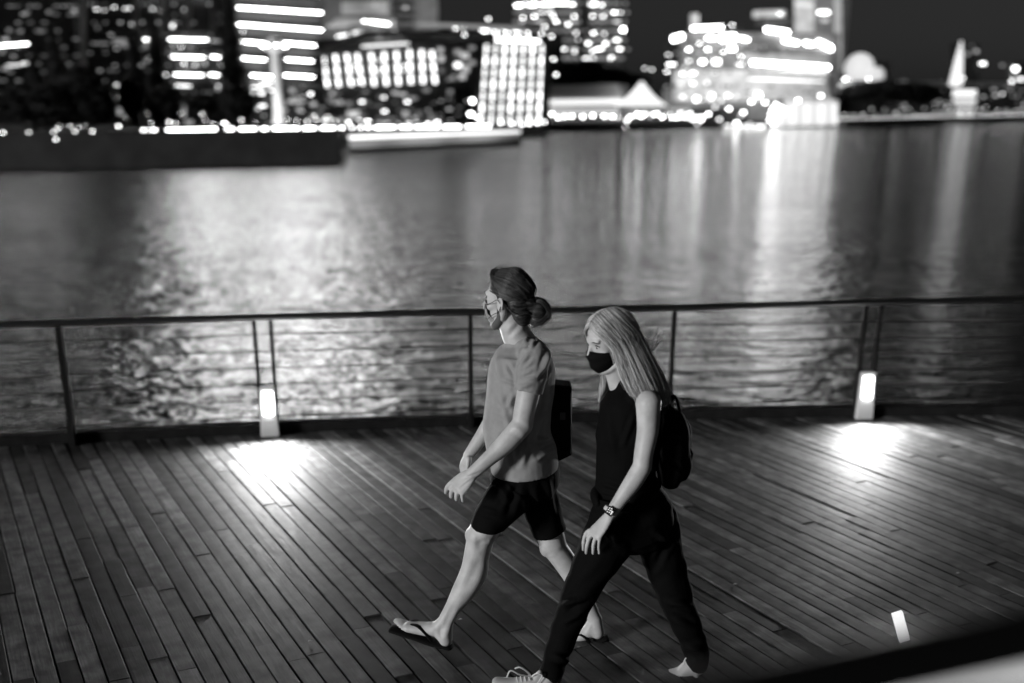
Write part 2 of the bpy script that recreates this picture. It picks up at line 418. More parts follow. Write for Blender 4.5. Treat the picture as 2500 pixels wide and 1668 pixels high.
# bollard lights between the paired posts
def bollard(x, label):
    e = Vector((x, edge(x) + .02, 0)); r = slope(x); R = Matrix.Rotation(r, 3, 'Z')
    t = empty('bollard_light', e + Vector((0, -.05, 0)), label, 'bollard light', 'bollard lights between the paired railing posts')
    m = MB()
    w0, w1, h = .070, .058, .385
    prof = []
    vs = [e + R @ Vector((sx * w0, -.085 + (0 if sy < 0 else .10), 0)) for sx, sy in ((-1, -1), (1, -1), (1, 1), (-1, 1))] + \
         [e + R @ Vector((sx * w1, -.060 + (0 if sy < 0 else .075), h)) for sx, sy in ((-1, -1), (1, -1), (1, 1), (-1, 1))]
    m.add(vs, [(3, 2, 1, 0), (4, 5, 6, 7), (0, 1, 5, 4), (1, 2, 6, 5), (2, 3, 7, 6), (3, 0, 4, 7)])
    b = m.build('housing', M_boll, t)
    bv = b.modifiers.new('b', 'BEVEL'); bv.width = .006; bv.segments = 2
    # rounded glowing lens standing proud of the sloping front
    hw, hh, cr = .045, .092, .014; zc = .262
    q = []
    for cxs, czs, a0 in ((1, 1, 0), (-1, 1, 90), (-1, -1, 180), (1, -1, 270)):
        for a in (0, 30, 60, 90):
            an = math.radians(a0 + a); q.append((cxs * (hw - cr) + cr * math.cos(an), czs * (hh - cr) + cr * math.sin(an)))
    # the lens bows outwards like a slice of a cylinder
    vs, fs = [], []; nx = 10; zs = [-hh, -hh + cr * .4, -hh + cr] + [-hh + cr + (2 * hh - 2 * cr) * k / 4 for k in range(1, 5)] + [hh - cr * .4, hh]
    for zz in zs:
        over = max(0, abs(zz) - (hh - cr)); ww = hw - cr + math.sqrt(max(cr * cr - over * over, 0)) if over > 0 else hw
        for k in range(nx + 1):
            a = (k / nx * 2 - 1); f_ = (zc + zz) / h
            vs.append(e + R @ Vector((a * ww, -.083 + .025 * f_ - .024 * math.sqrt(max(0, 1 - a * a)), zc + zz)))
    for q_ in range(len(zs) - 1):
        for k in range(nx): o_ = q_ * (nx + 1) + k; fs.append((o_, o_ + 1, o_ + nx + 2, o_ + nx + 1))
        fs.append((q_ * (nx + 1) + nx, q_ * (nx + 1), (q_ + 1) * (nx + 1), (q_ + 1) * (nx + 1) + nx))
    fs.append(tuple(range(nx, -1, -1))); fs.append(tuple((len(zs) - 1) * (nx + 1) + k for k in range(nx + 1)))
    m = MB(); m.add(vs, fs); m.build('lamp_lens', M_lampface, t, False)
    for dz in (-.05, .05):                # the lamp's own light, thrown outwards over the planks
        l = bpy.data.lights.new('bollard_lamp', 'SPOT'); l.energy = 112; l.spot_size = math.radians(168); l.spot_blend = 1.0; l.shadow_soft_size = 0.0
        o = bpy.data.objects.new('bollard_lamp', l); pos = e + R @ Vector((0, -.125, zc + dz)); o.location = pos - t.location; o.parent = t
        o.rotation_euler = (R @ Vector((0, 1, .0))).to_track_quat('Z', 'Y').to_euler(); S.collection.objects.link(o)
    return t
bollard(lampx[0], 'lit grey bollard light against the bright water, left of the two people')
bollard(lampx[1], 'lit grey bollard light against the darker water, right of the two people')

# ------------------------------------------------------------------ far shore
def fm(name, c, r=.85): return mat(name, c, r, noisecol=(.25, .7, 1.3))
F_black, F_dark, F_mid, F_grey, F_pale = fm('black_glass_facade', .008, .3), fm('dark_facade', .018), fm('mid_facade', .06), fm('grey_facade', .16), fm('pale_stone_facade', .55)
G_dim, G_soft, G_mid, G_on, G_hot = glow('dim_window', .16, noisy=(.5, 1.6)), glow('soft_window', .5, noisy=(.5, 1.5)), glow('lit_window', 4.5, noisy=(.4, 1.6)), glow('bright_strip', 15.0), glow('street_lamp_glow', 20.0, noisy=(.6, 1.4))
G_tall = glow('bright_tower_light', 15.0, noisy=(.5, 1.5))
M_pole = mat('lamp_pole', .04, .6)
M_leaf = mat('dark_leaves', .022, .7); M_bark = mat('dark_bark', .02, .9)
LZ = -1.1
G_upper = glow('upper_floor_strip', 10.5, noisy=(.6, 1.4)); G_upper2 = glow('high_floor_strip', 24.0, noisy=(.6, 1.4)); G_col = glow('colonnade_strip', 44.0, noisy=(.6, 1.4))

HOT = (G_mid, G_on, G_hot, G_tall)
class Fac:
    """a facade plane between two ground points; parts are placed on it and stand proud of it"""
    def __init__(s, name, x0, D0, x1, D1, ytop, depth, m, label, cat='building', zb=LZ, ref=200):
        a, b = B(x0, ref, D0), B(x1, ref, D1)
        s.a = Vector((a.x, D0, 0)); s.b = Vector((b.x, D1, 0)); s.u = (s.b - s.a).normalized()
        s.n = Vector((s.u.y, -s.u.x, 0))      # towards the water
        if s.n.y > 0: s.n = -s.n
        s.e = empty(name, (s.a + s.b) / 2 + Vector((0, 0, zb)), label, cat)
        z = B((x0 + x1) / 2, ytop, (D0 + D1) / 2).z if ytop is not None else None
        s.top = z; s.zb = zb
        if m is not None:
            mb = MB(); e_ = s.b if (s.a.x + s.b.x) < 0 else s.a; off = Vector((e_.x, e_.y, 0)).normalized() * depth
            mb.prism([s.a + Vector((0, 0, zb)), s.b + Vector((0, 0, zb)), s.b + Vector((0, 0, z)), s.a + Vector((0, 0, z))], off)
            s.wall = mb.build('wall', m, s.e)
    def pt(s, x, y, out=0):
        d = ray(x * K, y * K); o = Vector((0, 0, CAMH)); q = s.a + s.n * out
        t = (q - o).dot(s.n) / d.dot(s.n); return o + d * t
    def poly(s, name, pts, m, out=.0, th=.35):
        MB().prism([s.pt(x, y, out + .02) for x, y in pts], s.n * th).build(name, m, s.e)
    def bar(s, name, x0, y0, x1, y1, h, m, out=0, th=.35):
        if m in HOT: h = max(h - 4.5, 2.4); c = min(4.5, (x1 - x0) * .3); x0 += c; x1 -= c
        s.poly(name, [(x0, y0 - h / 2), (x1, y1 - h / 2), (x1, y1 + h / 2), (x0, y0 + h / 2)], m, out, th)
    def win(s, x, y, w, h, m, name='window', out=0):
        if m in HOT: w, h = max(w - 6, 3.4), max(h - 4.5, 2.6)
        s.poly(name, [(x - w / 2, y - h / 2), (x + w / 2, y - h / 2), (x + w / 2, y + h / 2), (x - w / 2, y + h / 2)], m, out, .2)

def flood(pos, aim, power, size=(6, 2), name='floodlight'):
    l = bpy.data.lights.new(name, 'AREA'); l.shape = 'RECTANGLE'; l.size, l.size_y = size; l.energy = power
    o = bpy.data.objects.new(name, l); o.location = pos
    o.rotation_euler = (Vector(pos) - Vector(aim)).to_track_quat('Z', 'Y').to_euler(); S.collection.objects.link(o)

# -- black office tower at the far left
f = Fac('office_tower', -260, 150, 188, 175, -700, 30, F_black, 'black office tower at the far left with a few faint windows')
f.bar('light_strip', -120, 113, 66, 101, 5, G_on)
f.bar('corner_fin', 186, -300, 186, 150, 900, F_mid) if False else f.poly('corner_fin', [(184, -330), (194, -330), (194, 160), (184, 160)], F_grey, .2)
for x, y, m in ((12, 90, G_soft), (170, 25, G_soft), (60, 30, G_dim), (112, 28, G_dim), (20, 70, G_dim), (90, 72, G_dim), (45, 72, G_dim), (30, 130, G_dim), (4, 120, G_dim)): f.win(x, y, 8, 8, m)
for x, y, w_, m in ((30, 150, 34, G_mid), (55, 146, 18, G_mid), (12, 158, 16, G_soft), (8, 216, 24, G_mid), (30, 210, 20, G_mid)): f.win(x, y, w_, 6, m)
for yy in range(-40, -640, -50):
    for x in (-220, -140, -70, -5, 30): f.win(x + ru(-8, 8), yy, 34, 10, G_tall)

for yy_ in range(14, 240, 19):
    for x_ in range(-6, 182, 15):
        if rnd() < .34: f.win(x_ + ru(-2, 2), yy_, 9, 4, G_dim if rnd() < .85 else G_soft)
# -- colonnaded building
f = Fac('colonnade_building', 200, 185, 540, 190, -800, 26, F_dark, 'dark building with four pale columns above glowing floor strips')
for x in (312, 375, 432, 490): f.poly('column', [(x - 7, -300), (x + 7, -300), (x + 7, 68), (x - 7, 68)], F_grey, .3, 1.2)
f.poly('cornice', [(200, 68), (535, 70), (535, 76), (200, 74)], F_mid, .2, .6)
for x, y, w_, h_ in ((222, 22, 16, 8), (240, 24, 14, 6), (262, 17, 14, 8), (288, 20, 16, 10), (298, 19, 10, 8), (368, 24, 10, 6), (350, 21, 14, 5), (302, 56, 11, 7), (396, 60, 14, 15), (422, 22, 8, 4)): f.win(x, y, w_ * .8, h_ * .8, G_mid)
for x in (150, 205, 225): pass
for y, segs in ((91, ((326, 350), (384, 480))), (131, ((334, 348), (390, 472), (480, 508))), (172, ((352, 368), (378, 384), (396, 470), (476, 506))), (197, ((344, 352), (400, 442), (494, 508)))):
    for a, b in segs: f.bar('floor_light', a, y - .6, b, y + 1, 7 if y < 190 else 5, G_on if y < 190 else G_mid)
f.bar('floor_light', 484, 94, 516, 96, 5, G_soft)
for x, y, w_, h_, m in ((338, 104, 12, 14, G_soft), (398, 104, 10, 9, G_mid), (416, 108, 8, 8, G_mid), (436, 108, 8, 8, G_soft), (422, 148, 12, 12, G_mid), (448, 149, 12, 12, G_mid), (470, 145, 8, 10, G_soft), (506, 150, 8, 8, G_mid), (338, 140, 8, 5, G_soft),
                        (224, 65, 6, 10, G_dim), (280, 96, 40, 14, G_dim), (292, 101, 18, 16, G_soft), (230, 100, 40, 5, G_dim), (500, 203, 6, 10, G_soft)): f.win(x, y, w_, h_, m)
for x, y, w_, h_, m in ((276, 195, 28, 5, G_mid), (306, 199, 10, 6, G_mid), (250, 222, 9, 8, G_on), (275, 222, 18, 10, G_on), (282, 255, 22, 16, G_soft), (290, 268, 10, 9, G_on), (320, 247, 6, 6, G_soft), (350, 258, 6, 8, G_soft), (376, 266, 8, 7, G_mid), (420, 245, 20, 8, G_soft), (422, 260, 6, 18, G_soft), (434, 282, 18, 12, G_soft)): f.win(x, y, w_, h_, m)
for yy in range(-20, -780, -36):
    for a in (335, 385, 440): f.bar('floor_light', a + ru(-6, 6), yy, a + ru(34, 48), yy + 1, 9, G_upper2 if yy > -330 else G_col)
    pass

for yy_ in (10, 34, 52, 80, 112, 122, 150, 162, 186, 212, 232):
    for x_ in range(206, 530, 12):
        if rnd() < .3: f.win(x_ + ru(-2, 2), yy_, 7, 4, G_dim if rnd() < .75 else G_soft, out=.1)
# -- office block with long slanting light strips
f = Fac('office_block', 528, 165, 746, 172, -950, 24, F_black, 'dark office block with long bright horizontal light strips')
for (a, ya, b, yb) in ((541, 18, 741, 30), (541, 56, 742, 70), (548, 96, 622, 101), (646, 99, 726, 105), (552, 134, 612, 138), (652, 137, 720, 141), (572, 173, 626, 176), (648, 173, 722, 177)): f.bar('light_strip', a, ya, b, yb, 7.5, G_on, .3)
for yy in range(-20, -930, -36): f.bar('light_strip', 541, yy - 6, 742, yy + 6, 12, G_upper if yy > -330 else G_upper2, .3)
for y in range(0, 200, 38):
    f.bar('spandrel', 532, y - 3, 744, y + 10, 12, F_mid, .0, .15)
for x, y, w_, h_, m in ((556, 72, 9, 9, G_mid), (592, 200, 34, 6, G_mid), (608, 192, 28, 6, G_mid), (620, 187, 12, 6, G_on), (580, 212, 12, 12, G_mid), (600, 214, 14, 10, G_mid), (622, 207, 10, 8, G_mid), (602, 243, 20, 9, G_mid), (592, 250, 10, 6, G_mid), (670, 208, 12, 10, G_soft), (678, 234, 40, 7, G_soft), (686, 250, 10, 10, G_dim), (712, 216, 12, 10, G_mid), (676, 226, 16, 8, G_dim)): f.win(x, y, w_, h_, m)

def scatter(f, x0, x1, y0, y1, n, mats, w_=(5, 11), h_=(3, 6), out=.25):
    for _ in range(n): f.win(ru(x0, x1), ru(y0, y1), ru(*w_), ru(*h_), random.choice(mats), out=out)
scatter(f, 536, 740, 184, 285, 34, (G_dim, G_dim, G_soft))
# -- lit pylon with a crown of lamps
def pylon():
    c = B(641, 290, 150); c.z = LZ
    e = empty('lit_column_tower', c, 'floodlit column tower with a crown of lamps in front of the office block', 'tower')
    u = px2m(150, 200) * K; top = B(641, 118, 150).z
    MB().tube([(c.x, c.y, LZ), (c.x, c.y, top)], [12.5 * u, 9 * u], n=14).build('shaft', F_pale, e, True)
    MB().tube([(c.x, c.y, LZ), (c.x, c.y, LZ + 6 * u), (c.x, c.y, LZ + 24 * u), (c.x, c.y, LZ + 40 * u)], [20 * u, 17 * u, 13.4 * u, 13 * u], n=14).build('plinth', F_pale, e, True)
    flood(c + Vector((-3, -7, .4)), c + Vector((0, 0, 6)), 900, (2, 1)); flood(c + Vector((3, -6, .4)), c + Vector((0, 0, 9)), 700, (2, 1))
    MB().tube([(c.x, c.y, top - 2 * u), (c.x, c.y, top + 3 * u), (c.x, c.y, top + 7 * u)], [9 * u, 21 * u, 24 * u], n=16).build('gallery', F_pale, e, True)
    for i in range(8):
        a = i * math.pi / 4 + .3
        m = MB(); p = c + Vector((math.cos(a) * 27 * u, math.sin(a) * 20 * u, top + 11 * u - LZ)); m.ell(p, (3.2 * u,) * 3, nu=8, nv=6); m.build('gallery_lamp', G_hot, e, True)
pylon()

# -- terraced grey building behind
f = Fac('terraced_building', 745, 300, 905, 310, -160, 30, F_grey, 'grey terraced building with lit balconies behind the slatted hall')
f.poly('parapet', [(785, 5), (890, 3), (890, 34), (785, 34)], F_pale, .2)
f.poly('terrace', [(770, 42), (905, 46), (905, 60), (760, 56)], F_pale, .3)
f.bar('terrace_light', 843, 50, 895, 56, 8, G_on, .4); f.win(836, 49, 12, 8, G_on, out=.5)
f.bar('terrace_light', 768, 84, 800, 80, 9, G_mid, .4); f.bar('terrace_light', 806, 76, 880, 74, 12, G_mid, .4); f.bar('terrace_light', 752, 60, 800, 58, 8, G_soft, .4)
for x, y in ((930, 18), (860, 12), (905, 70), (915, 83), (870, 88)): f.win(x, y, 8, 6, G_soft, out=.5)


flood(f.pt(825, 100, 30), f.pt(825, 20), 4500, (10, 3))
# -- grey slab tower with dark recesses
f = Fac('slab_tower', 893, 330, 1008, 335, -190, 22, F_grey, 'tall grey slab tower with dark stacked recesses')
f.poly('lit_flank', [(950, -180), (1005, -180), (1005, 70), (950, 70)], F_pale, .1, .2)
for y in (-30, -11, 7, 24, 42): f.poly('recess', [(912, y), (948, y), (948, y + 9), (912, y + 9)], F_black, .2, .2)
for y in (-22, -3, 15, 33, 51): f.poly('balcony', [(905, y), (952, y), (952, y + 6), (905, y + 6)], F_pale, .3, .8)

flood(f.pt(985, 100, 30), f.pt(975, 10), 1500, (8, 3))
# -- slatted hall: ten leaning light bars
f = Fac('slatted_hall', 722, 205, 1090, 225, 95, 20, F_mid, 'low hall with ten leaning white light bars on its front')
f.poly('roof_slab', [(722, 116), (830, 72), (1090, 66), (1090, 78), (835, 88), (730, 128)], F_grey, .4, 1.0)
tops = [(740, 124), (768, 123), (794, 121), (818, 121), (850, 119), (880, 117), (908, 115), (938, 112), (966, 112), (989, 114)]
bots = [(751, 203), (777, 202), (805, 200), (831, 198), (858, 200), (886, 199), (914, 198), (942, 196), (970, 195), (998, 195)]
for (xa, ya), (xb, yb) in zip(tops, bots):
    for k in range(3):
        t0, t1 = k / 3 + .012, (k + 1) / 3 - .012
        q = lambda t: (xa + (xb - xa) * t, ya + (yb - ya) * t)
        a, b = q(t0), q(t1)
        f.poly('light_bar', [(a[0] - 2.2, a[1] + 2), (a[0] + 2.2, a[1] + 2), (b[0] + 2.2, b[1] - 2), (b[0] - 2.2, b[1] - 2)], glow('light_bar_glow', 3.6) if not bpy.data.materials.get('light_bar_glow') else bpy.data.materials['light_bar_glow'], .3)
f.bar('light_bar', 826, 107, 940, 100, 9, G_mid, .4)
for x, y in ((815, 150), (822, 165), (866, 160), (873, 168), (925, 162), (930, 150), (818, 190), (870, 138)): f.win(x, y, 9, 9, G_mid, out=.5)
for x, y, w_, h_, m in ((1010, 115, 10, 12, G_soft), (1012, 135, 10, 14, G_soft), (1013, 162, 9, 12, G_dim), (1050, 120, 12, 12, G_soft), (1066, 128, 16, 14, G_soft), (1050, 150, 18, 16, G_mid), (1068, 158, 14, 18, G_soft), (1085, 110, 16, 8, G_soft), (1084, 144, 12, 10, G_soft), (1040, 178, 8, 12, G_soft), (1060, 176, 12, 12, G_soft), (1030, 182, 8, 8, G_dim),
                        (1020, 210, 6, 6, G_dim), (780, 235, 10, 9, G_soft), (760, 230, 14, 10, G_dim), (800, 238, 12, 10, G_dim), (830, 234, 13, 9, G_mid), (880, 224, 13, 9, G_mid), (882, 256, 14, 9, G_mid), (906, 213, 12, 8, G_soft), (934, 234, 12, 9, G_mid), (946, 226, 12, 8, G_soft), (978, 207, 12, 8, G_soft), (762, 214, 8, 8, G_soft), (810, 262, 26, 14, G_soft), (990, 270, 10, 16, G_dim), (930, 262, 10, 14, G_soft), (960, 262, 10, 14, G_dim), (896, 272, 30, 8, G_dim)): f.win(x, y, w_, h_, m, out=.4)
f.poly('plinth_wall', [(1008, 205), (1088, 205), (1088, 290), (1008, 290)], F_dark, .3, .2)
for x in (1015, 1038, 1060, 1080): f.poly('pier', [(x, 190), (x + 5, 190), (x + 5, 290), (x, 290)], F_mid, .6, .4)
for x in range(735, 1000, 22): f.win(x + ru(-4, 4), 281 + ru(-6, 4), 12, 7, random.choice((G_mid, G_soft, G_on, G_mid)), out=.6)

for _ in range(46): f.win(ru(735, 1080), ru(208, 285), ru(5, 12), ru(3, 7), random.choice((G_dim, G_dim, G_soft)), out=.35)
# -- rooftop string of lamps
f = Fac('rooftop_terrace', 935, 250, 1290, 262, 78, 12, F_dark, 'long dark roof terrace edged with a string of round lamps')
for i, (x, y) in enumerate(((948, 76), (965, 78), (985, 76), (1000, 75), (1010, 70), (1013, 76), (1034, 72), (1037, 78), (1045, 66), (1062, 67), (1068, 74), (1066, 80), (1092, 68), (1106, 70), (1112, 72), (1120, 71), (1136, 73), (1138, 80), (1154, 74), (1163, 76), (1162, 84), (1180, 74), (1190, 76), (1188, 84), (1210, 76), (1212, 86), (1242, 78), (1265, 84), (1120, 44), (1250, 61))):
    f.win(x, y, 6.2, 4.4, G_on if i > 2 else G_soft, 'roof_lamp', out=.5)
f.bar('roof_glow', 960, 56, 1200, 66, 9, G_dim, .2)

# -- glass block: grid of lit panels
f = Fac('glass_block', 1090, 190, 1258, 192, 92, 18, F_black, 'glass block showing a bright grid of lit square panels')
G_panel = glow('lit_glass_panel', 3.6, noisy=(.6, 1.4))
for c in range(7):
    for r in range(7):
        t = r / 7
        xl0, xr0 = 1106, 1254; xl1, xr1 = 1092, 1246
        def q(cc, rr):
            tt = rr / 7; a = xl0 + (xl1 - xl0) * tt; b = xr0 + (xr1 - xr0) * tt
            return (a + (b - a) * cc / 7, 100 + (288 - 100) * tt + (4 if cc > 6 else 0) * 0)
        g = .40; gy = .10
        p = [q(c + g, r + gy), q(c + 1 - g, r + gy), q(c + 1 - g, r + 1 - gy), q(c + g, r + 1 - gy)]
        f.poly('glass_panel', p, G_panel, .2)
f.bar('roof_light', 1134, 92, 1242, 95, 10, G_mid, .5, .3)
for x, y, w_, h_ in ((1084, 232, 12, 14), (1080, 262, 14, 12), (1096, 270, 10, 10)): f.win(x, y, w_, h_, G_on, 'wall_lamp', out=1)
for x, y in ((1150, 282), (1175, 284), (1198, 286), (1215, 284), (1232, 282), (1248, 280), (1270, 136), (1276, 172)): f.win(x, y, 9, 8, G_on, 'base_lamp', out=1.5)

# -- round high-rise
def highrise():
    D = 330; c = B(1305, 200, D + 16); c.z = LZ
    e = empty('round_tower', c, 'tall rounded high-rise with rows of lit windows and a dark seam', 'tower')
    u = px2m(D, 120) * K; R = 133 * u; top = B(1305, -800, D).z
    MB().tube([(c.x, c.y + 6, LZ), (c.x, c.y + 6, top)], [(R * .6, R)] * 2, n=40, cap=False, ref=(0, 1, 0)).build('wall', F_mid, e, False)
    def spot(x, y, w_, h_, m, nm='window'):
        s = (x - 1305) / 133; s = max(-.98, min(.98, s)); zc = B(x, y, D + 10).z
        yy = c.y + 6 - math.sqrt(1 - s * s) * R * .6 - .2
        xx = B(x, y, yy).x; zc = B(x, y, yy).z
        if m in HOT: w_, h_ = max(w_ - 6, 3.4), max(h_ - 4.5, 2.4)
        tn = Vector((math.sqrt(1 - s * s) * 1.0, s * .6, 0)).normalized()
        M = Matrix.Rotation(math.atan2(tn.y, tn.x), 3, 'Z'); MB().box((xx, yy, zc), (w_ * u, .5, h_ * u), M=M).build(nm, m, e)
    row = 0
    y = -790
    while y < 150:
        bright = rnd() < .45
        x = 1178
        while x < 1436:
            if not (1338 < x < 1352):
                if y > 0:
                    pass
                m = random.choice((G_tall, G_mid, G_mid, G_soft)) if rnd() < (.62 if y < 0 else .25) * (1 if y > -330 or row % 2 else .0) else G_dim
                wv = ru(9, 20); spot(x + wv / 2, y, wv, 6, m); x += wv + ru(1, 5)
            else: x += 14
        y += 21; row += 1
    # the brightest rooms and lamps, as they stand
    for x, y, w_, h_ in ((1190, 13, 24, 8), (1222, 12, 30, 8), (1256, 10, 34, 9), (1288, 8, 30, 9), (1312, 10, 18, 8), (1360, 10, 20, 10), (1380, 12, 12, 8), (1200, 41, 8, 6), (1226, 38, 10, 7), (1270, 38, 10, 7), (1318, 38, 10, 7), (1360, 37, 10, 7), (1384, 38, 8, 6), (1304, 56, 10, 6), (1322, 76, 10, 7), (1362, 76, 10, 7), (1386, 78, 8, 6), (1296, 71, 9, 6), (1318, 119, 10, 6), (1360, 118, 10, 6), (1405, 133, 14, 10), (1430, 66, 8, 9), (1350, 100, 12, 5), (1390, 100, 12, 5), (1280, 100, 12, 5), (1225, -2, 14, 5), (1265, -4, 10, 5), (1365, 0, 10, 5)):
        spot(x, y, w_, h_, G_tall, 'lit_room')
    for y in range(-315, 150, 21): 
        pass
    MB().box((B(1345, 60, D - 1).x, c.y + 6 - R * .58, (top + LZ) / 2), (10 * u, 1.6, top - LZ)).build('dark_seam', F_black, e)
highrise()

# -- hillside mass and lit dome left of it
def clump(name, pts, m, label, cat, D, n, rr, kind=None):
    """crown of many small leaf faces spread through a volume"""
    c0 = B(pts[0][0], 280, D); base = Vector((c0.x, D, LZ)); e = empty(name, base, label, cat)
    mb = MB(); u = px2m(D, 200) * K
    for (x, y, rx, ry) in pts:
        c = B(x, y, D)
        for _ in range(int(n * rx * ry / 400) + 60):
            while True:
                p = Vector((ru(-1, 1), ru(-1, 1), ru(-1, 1)))
                if p.length < 1: break
            p = p * (.55 + .45 * p.length) 
            q = c + Vector((p.x * rx * u, p.y * rx * u * .8, p.z * ry * u)); s = ru(.5, 1.1) * rr
            R = Matrix.Rotation(ru(0, 6.28), 3, 'Z') @ Matrix.Rotation(ru(-1, 1), 3, 'X')
            a = [q + R @ Vector(v) * s for v in ((-1, 0, 0), (0, -.45, .1), (1, 0, 0), (0, .45, -.1))]
            mb.add(a, [(0, 1, 2, 3)])
    mb.build('crown', m, e)
    for (x, y, rx, ry) in pts[:3]:
        c = B(x, y, D); tm = MB(); tm.tube([(c.x, D, LZ), (c.x + .2, D, (LZ + c.z) / 2), (c.x, D, c.z)], [rx * u * .06 + .12, rx * u * .05 + .1, .06], n=6); tm.build('trunk', M_bark, e)
    return e
clump('tree_belt', [(1300, 175, 40, 30), (1350, 168, 46, 26), (1400, 178, 44, 20), (1450, 186, 40, 14)], M_leaf, 'dark mass of tree crowns behind the long pavilion roof', 'trees', 262, 500, 1.3)

# -- long waterside pavilion and the pyramid tent
f = Fac('waterside_pavilion', 1262, 236, 1440, 240, 194, 18, F_grey, 'long waterside pavilion with a grey roof and glowing eaves')
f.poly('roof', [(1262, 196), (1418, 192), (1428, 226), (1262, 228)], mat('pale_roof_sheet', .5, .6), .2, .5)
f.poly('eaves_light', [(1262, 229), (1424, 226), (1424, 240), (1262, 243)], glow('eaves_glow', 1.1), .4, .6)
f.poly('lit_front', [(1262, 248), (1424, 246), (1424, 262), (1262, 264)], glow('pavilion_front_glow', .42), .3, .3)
for x, y in ((1281, 270), (1296, 268), (1312, 267), (1337, 268), (1386, 267), (1360, 266), (1405, 268), (1420, 270), (1266, 262)): f.win(x, y, 9, 10, G_on, 'hanging_lamp', out=.9)
f.poly('base_wall', [(1262, 282), (1440, 280), (1440, 298), (1262, 298)], F_black, .4, .4)
def tent():
    D = 232; a, b, ap = B(1421, 243, D), B(1533, 243, D), B(1477, 190, D + 6)
    w_ = (b.x - a.x); c = Vector(((a.x + b.x) / 2, D + w_ / 2, LZ))
    e = empty('pyramid_tent', c, 'glowing white pyramid tent roof beside the pavilion', 'tent')
    z0 = a.z; hw = w_ / 2; v = [c + Vector((sx * hw, sy * hw, z0 - LZ)) for sx, sy in ((-1, -1), (1, -1), (1, 1), (-1, 1))]
    m = MB(); prof = []
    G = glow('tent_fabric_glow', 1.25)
    n = 6; rings = []
    for i in range(n + 1):
        t = i / n; s = (1 - t) ** 1.0 * (1 - .18 * math.sin(math.pi * t)); z = z0 - LZ + (ap.z - z0) * t * 1.05
        rings.append([c + Vector((sx * hw * max(s, .04), sy * hw * max(s, .04), z)) for sx, sy in ((-1, -1), (1, -1), (1, 1), (-1, 1))])
    vs = [p for r_ in rings for p in r_]; fs = [(i * 4 + k, i * 4 + (k + 1) % 4, i * 4 + 4 + (k + 1) % 4, i * 4 + 4 + k) for i in range(n) for k in range(4)]
    fs += [(3, 2, 1, 0), tuple(n * 4 + k for k in range(4))]
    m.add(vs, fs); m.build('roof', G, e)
    for sx in (-1, 1):
        for sy in (-1, 1): MB().tube([c + Vector((sx * hw * .97, sy * hw * .97, 0)), c + Vector((sx * hw * .97, sy * hw * .97, z0 - LZ))], [.18, .18], n=6).build('post', M_pole, e)
tent()
f = Fac('quay_arcade', 1440, 255, 1720, 290, 248, 14, F_mid, 'low arcade crowded with round lamps right of the tent')
f.bar('lintel', 1440, 252, 1580, 252, 8, glow('arcade_glow', .4), .4)
for x in range(1436, 1610, 9): f.win(x + ru(-3, 3), 264 + ru(-7, 14) , 8, 8, random.choice((G_on, G_mid, G_on, G_hot)), 'arcade_lamp', out=.9)
for x, y in ((1700, 266), (1672, 250), (1640, 246), (1625, 262), (1610, 270), (1650, 274), (1690, 282), (1720, 284), (1600, 285), (1705, 258)): f.win(x, y, 10, 9, random.choice((G_mid, G_on)), 'arcade_lamp', out=.9)
f.poly('sea_wall', [(1440, 284), (1650, 282), (1650, 298), (1440, 298)], F_black, .4, .5)
for x in range(1662, 1752, 8): f.win(x, 289, 4, 8, G_mid, 'rail_lamp', out=.9)

# -- terraced hotel, floodlit
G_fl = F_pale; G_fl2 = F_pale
f = Fac('terraced_hotel', 1522, 330, 1915, 345, 205, 40, F_grey, 'wide terraced hotel with floodlit tiers stepping down to the left')
def tier(nm, x0, x1, y0, y1, m, out, th=3): f.poly(nm, [(x0, y0), (x1, y0), (x1, y1), (x0, y1)], m, out, th)
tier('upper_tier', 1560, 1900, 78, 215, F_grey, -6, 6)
tier('top_tier', 1580, 1680, 66, 90, F_mid, -8, 6)
tier('mast', 1584, 1596, 32, 66, G_fl, -6, 2)
tier('rooftop_lantern', 1735, 1798, 42, 62, F_mid, -8, 5)
f.bar('lantern_roof', 1728, 34, 1790, 32, 16, G_fl2, -5, 3); f.win(1790, 32, 14, 11, G_mid, out=-2)
for a, ya, b, yb, h, m in ((1584, 66, 1660, 63, 12, G_on), (1752, 68, 1812, 75, 13, G_on), (1538, 90, 1570, 84, 17, G_on), (1618, 88, 1644, 88, 10, G_on), (1650, 88, 1690, 86, 20, G_on), (1692, 88, 1720, 92, 10, G_on), (1794, 94, 1834, 99, 10, G_on), (1842, 99, 1868, 103, 11, G_on), (1872, 98, 1912, 112, 16, G_on),
                        (1706, 130, 1900, 140, 20, G_fl2), (1720, 144, 1905, 155, 13, G_on), (1710, 174, 1895, 190, 30, G_fl), (1711, 181, 1892, 188, 9, G_mid)):
    f.bar('tier_light', a, ya, b, yb, h, m, .6, .5)
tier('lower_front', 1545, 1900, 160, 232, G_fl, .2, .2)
for x, y, w_, h_ in ((1534, 126, 18, 12), (1580, 114, 18, 12), (1624, 114, 16, 12), (1680, 112, 26, 18), (1540, 148, 34, 12), (1572, 154, 22, 10), (1612, 142, 22, 16), (1644, 142, 28, 22), (1698, 148, 28, 10), (1580, 140, 14, 14), (1590, 168, 22, 14), (1562, 192, 16, 12), (1590, 192, 16, 12), (1622, 190, 16, 12), (1566, 222, 18, 18), (1598, 228, 20, 22), (1632, 226, 22, 24), (1670, 220, 18, 14), (1690, 222, 16, 12), (1740, 218, 20, 16), (1756, 236, 16, 12), (1724, 234, 16, 12), (1640, 168, 16, 10), (1530, 165, 12, 9)):
    f.win(x, y, w_ * .7, h_ * .7, random.choice((G_mid, G_on, G_mid)), out=1.3)
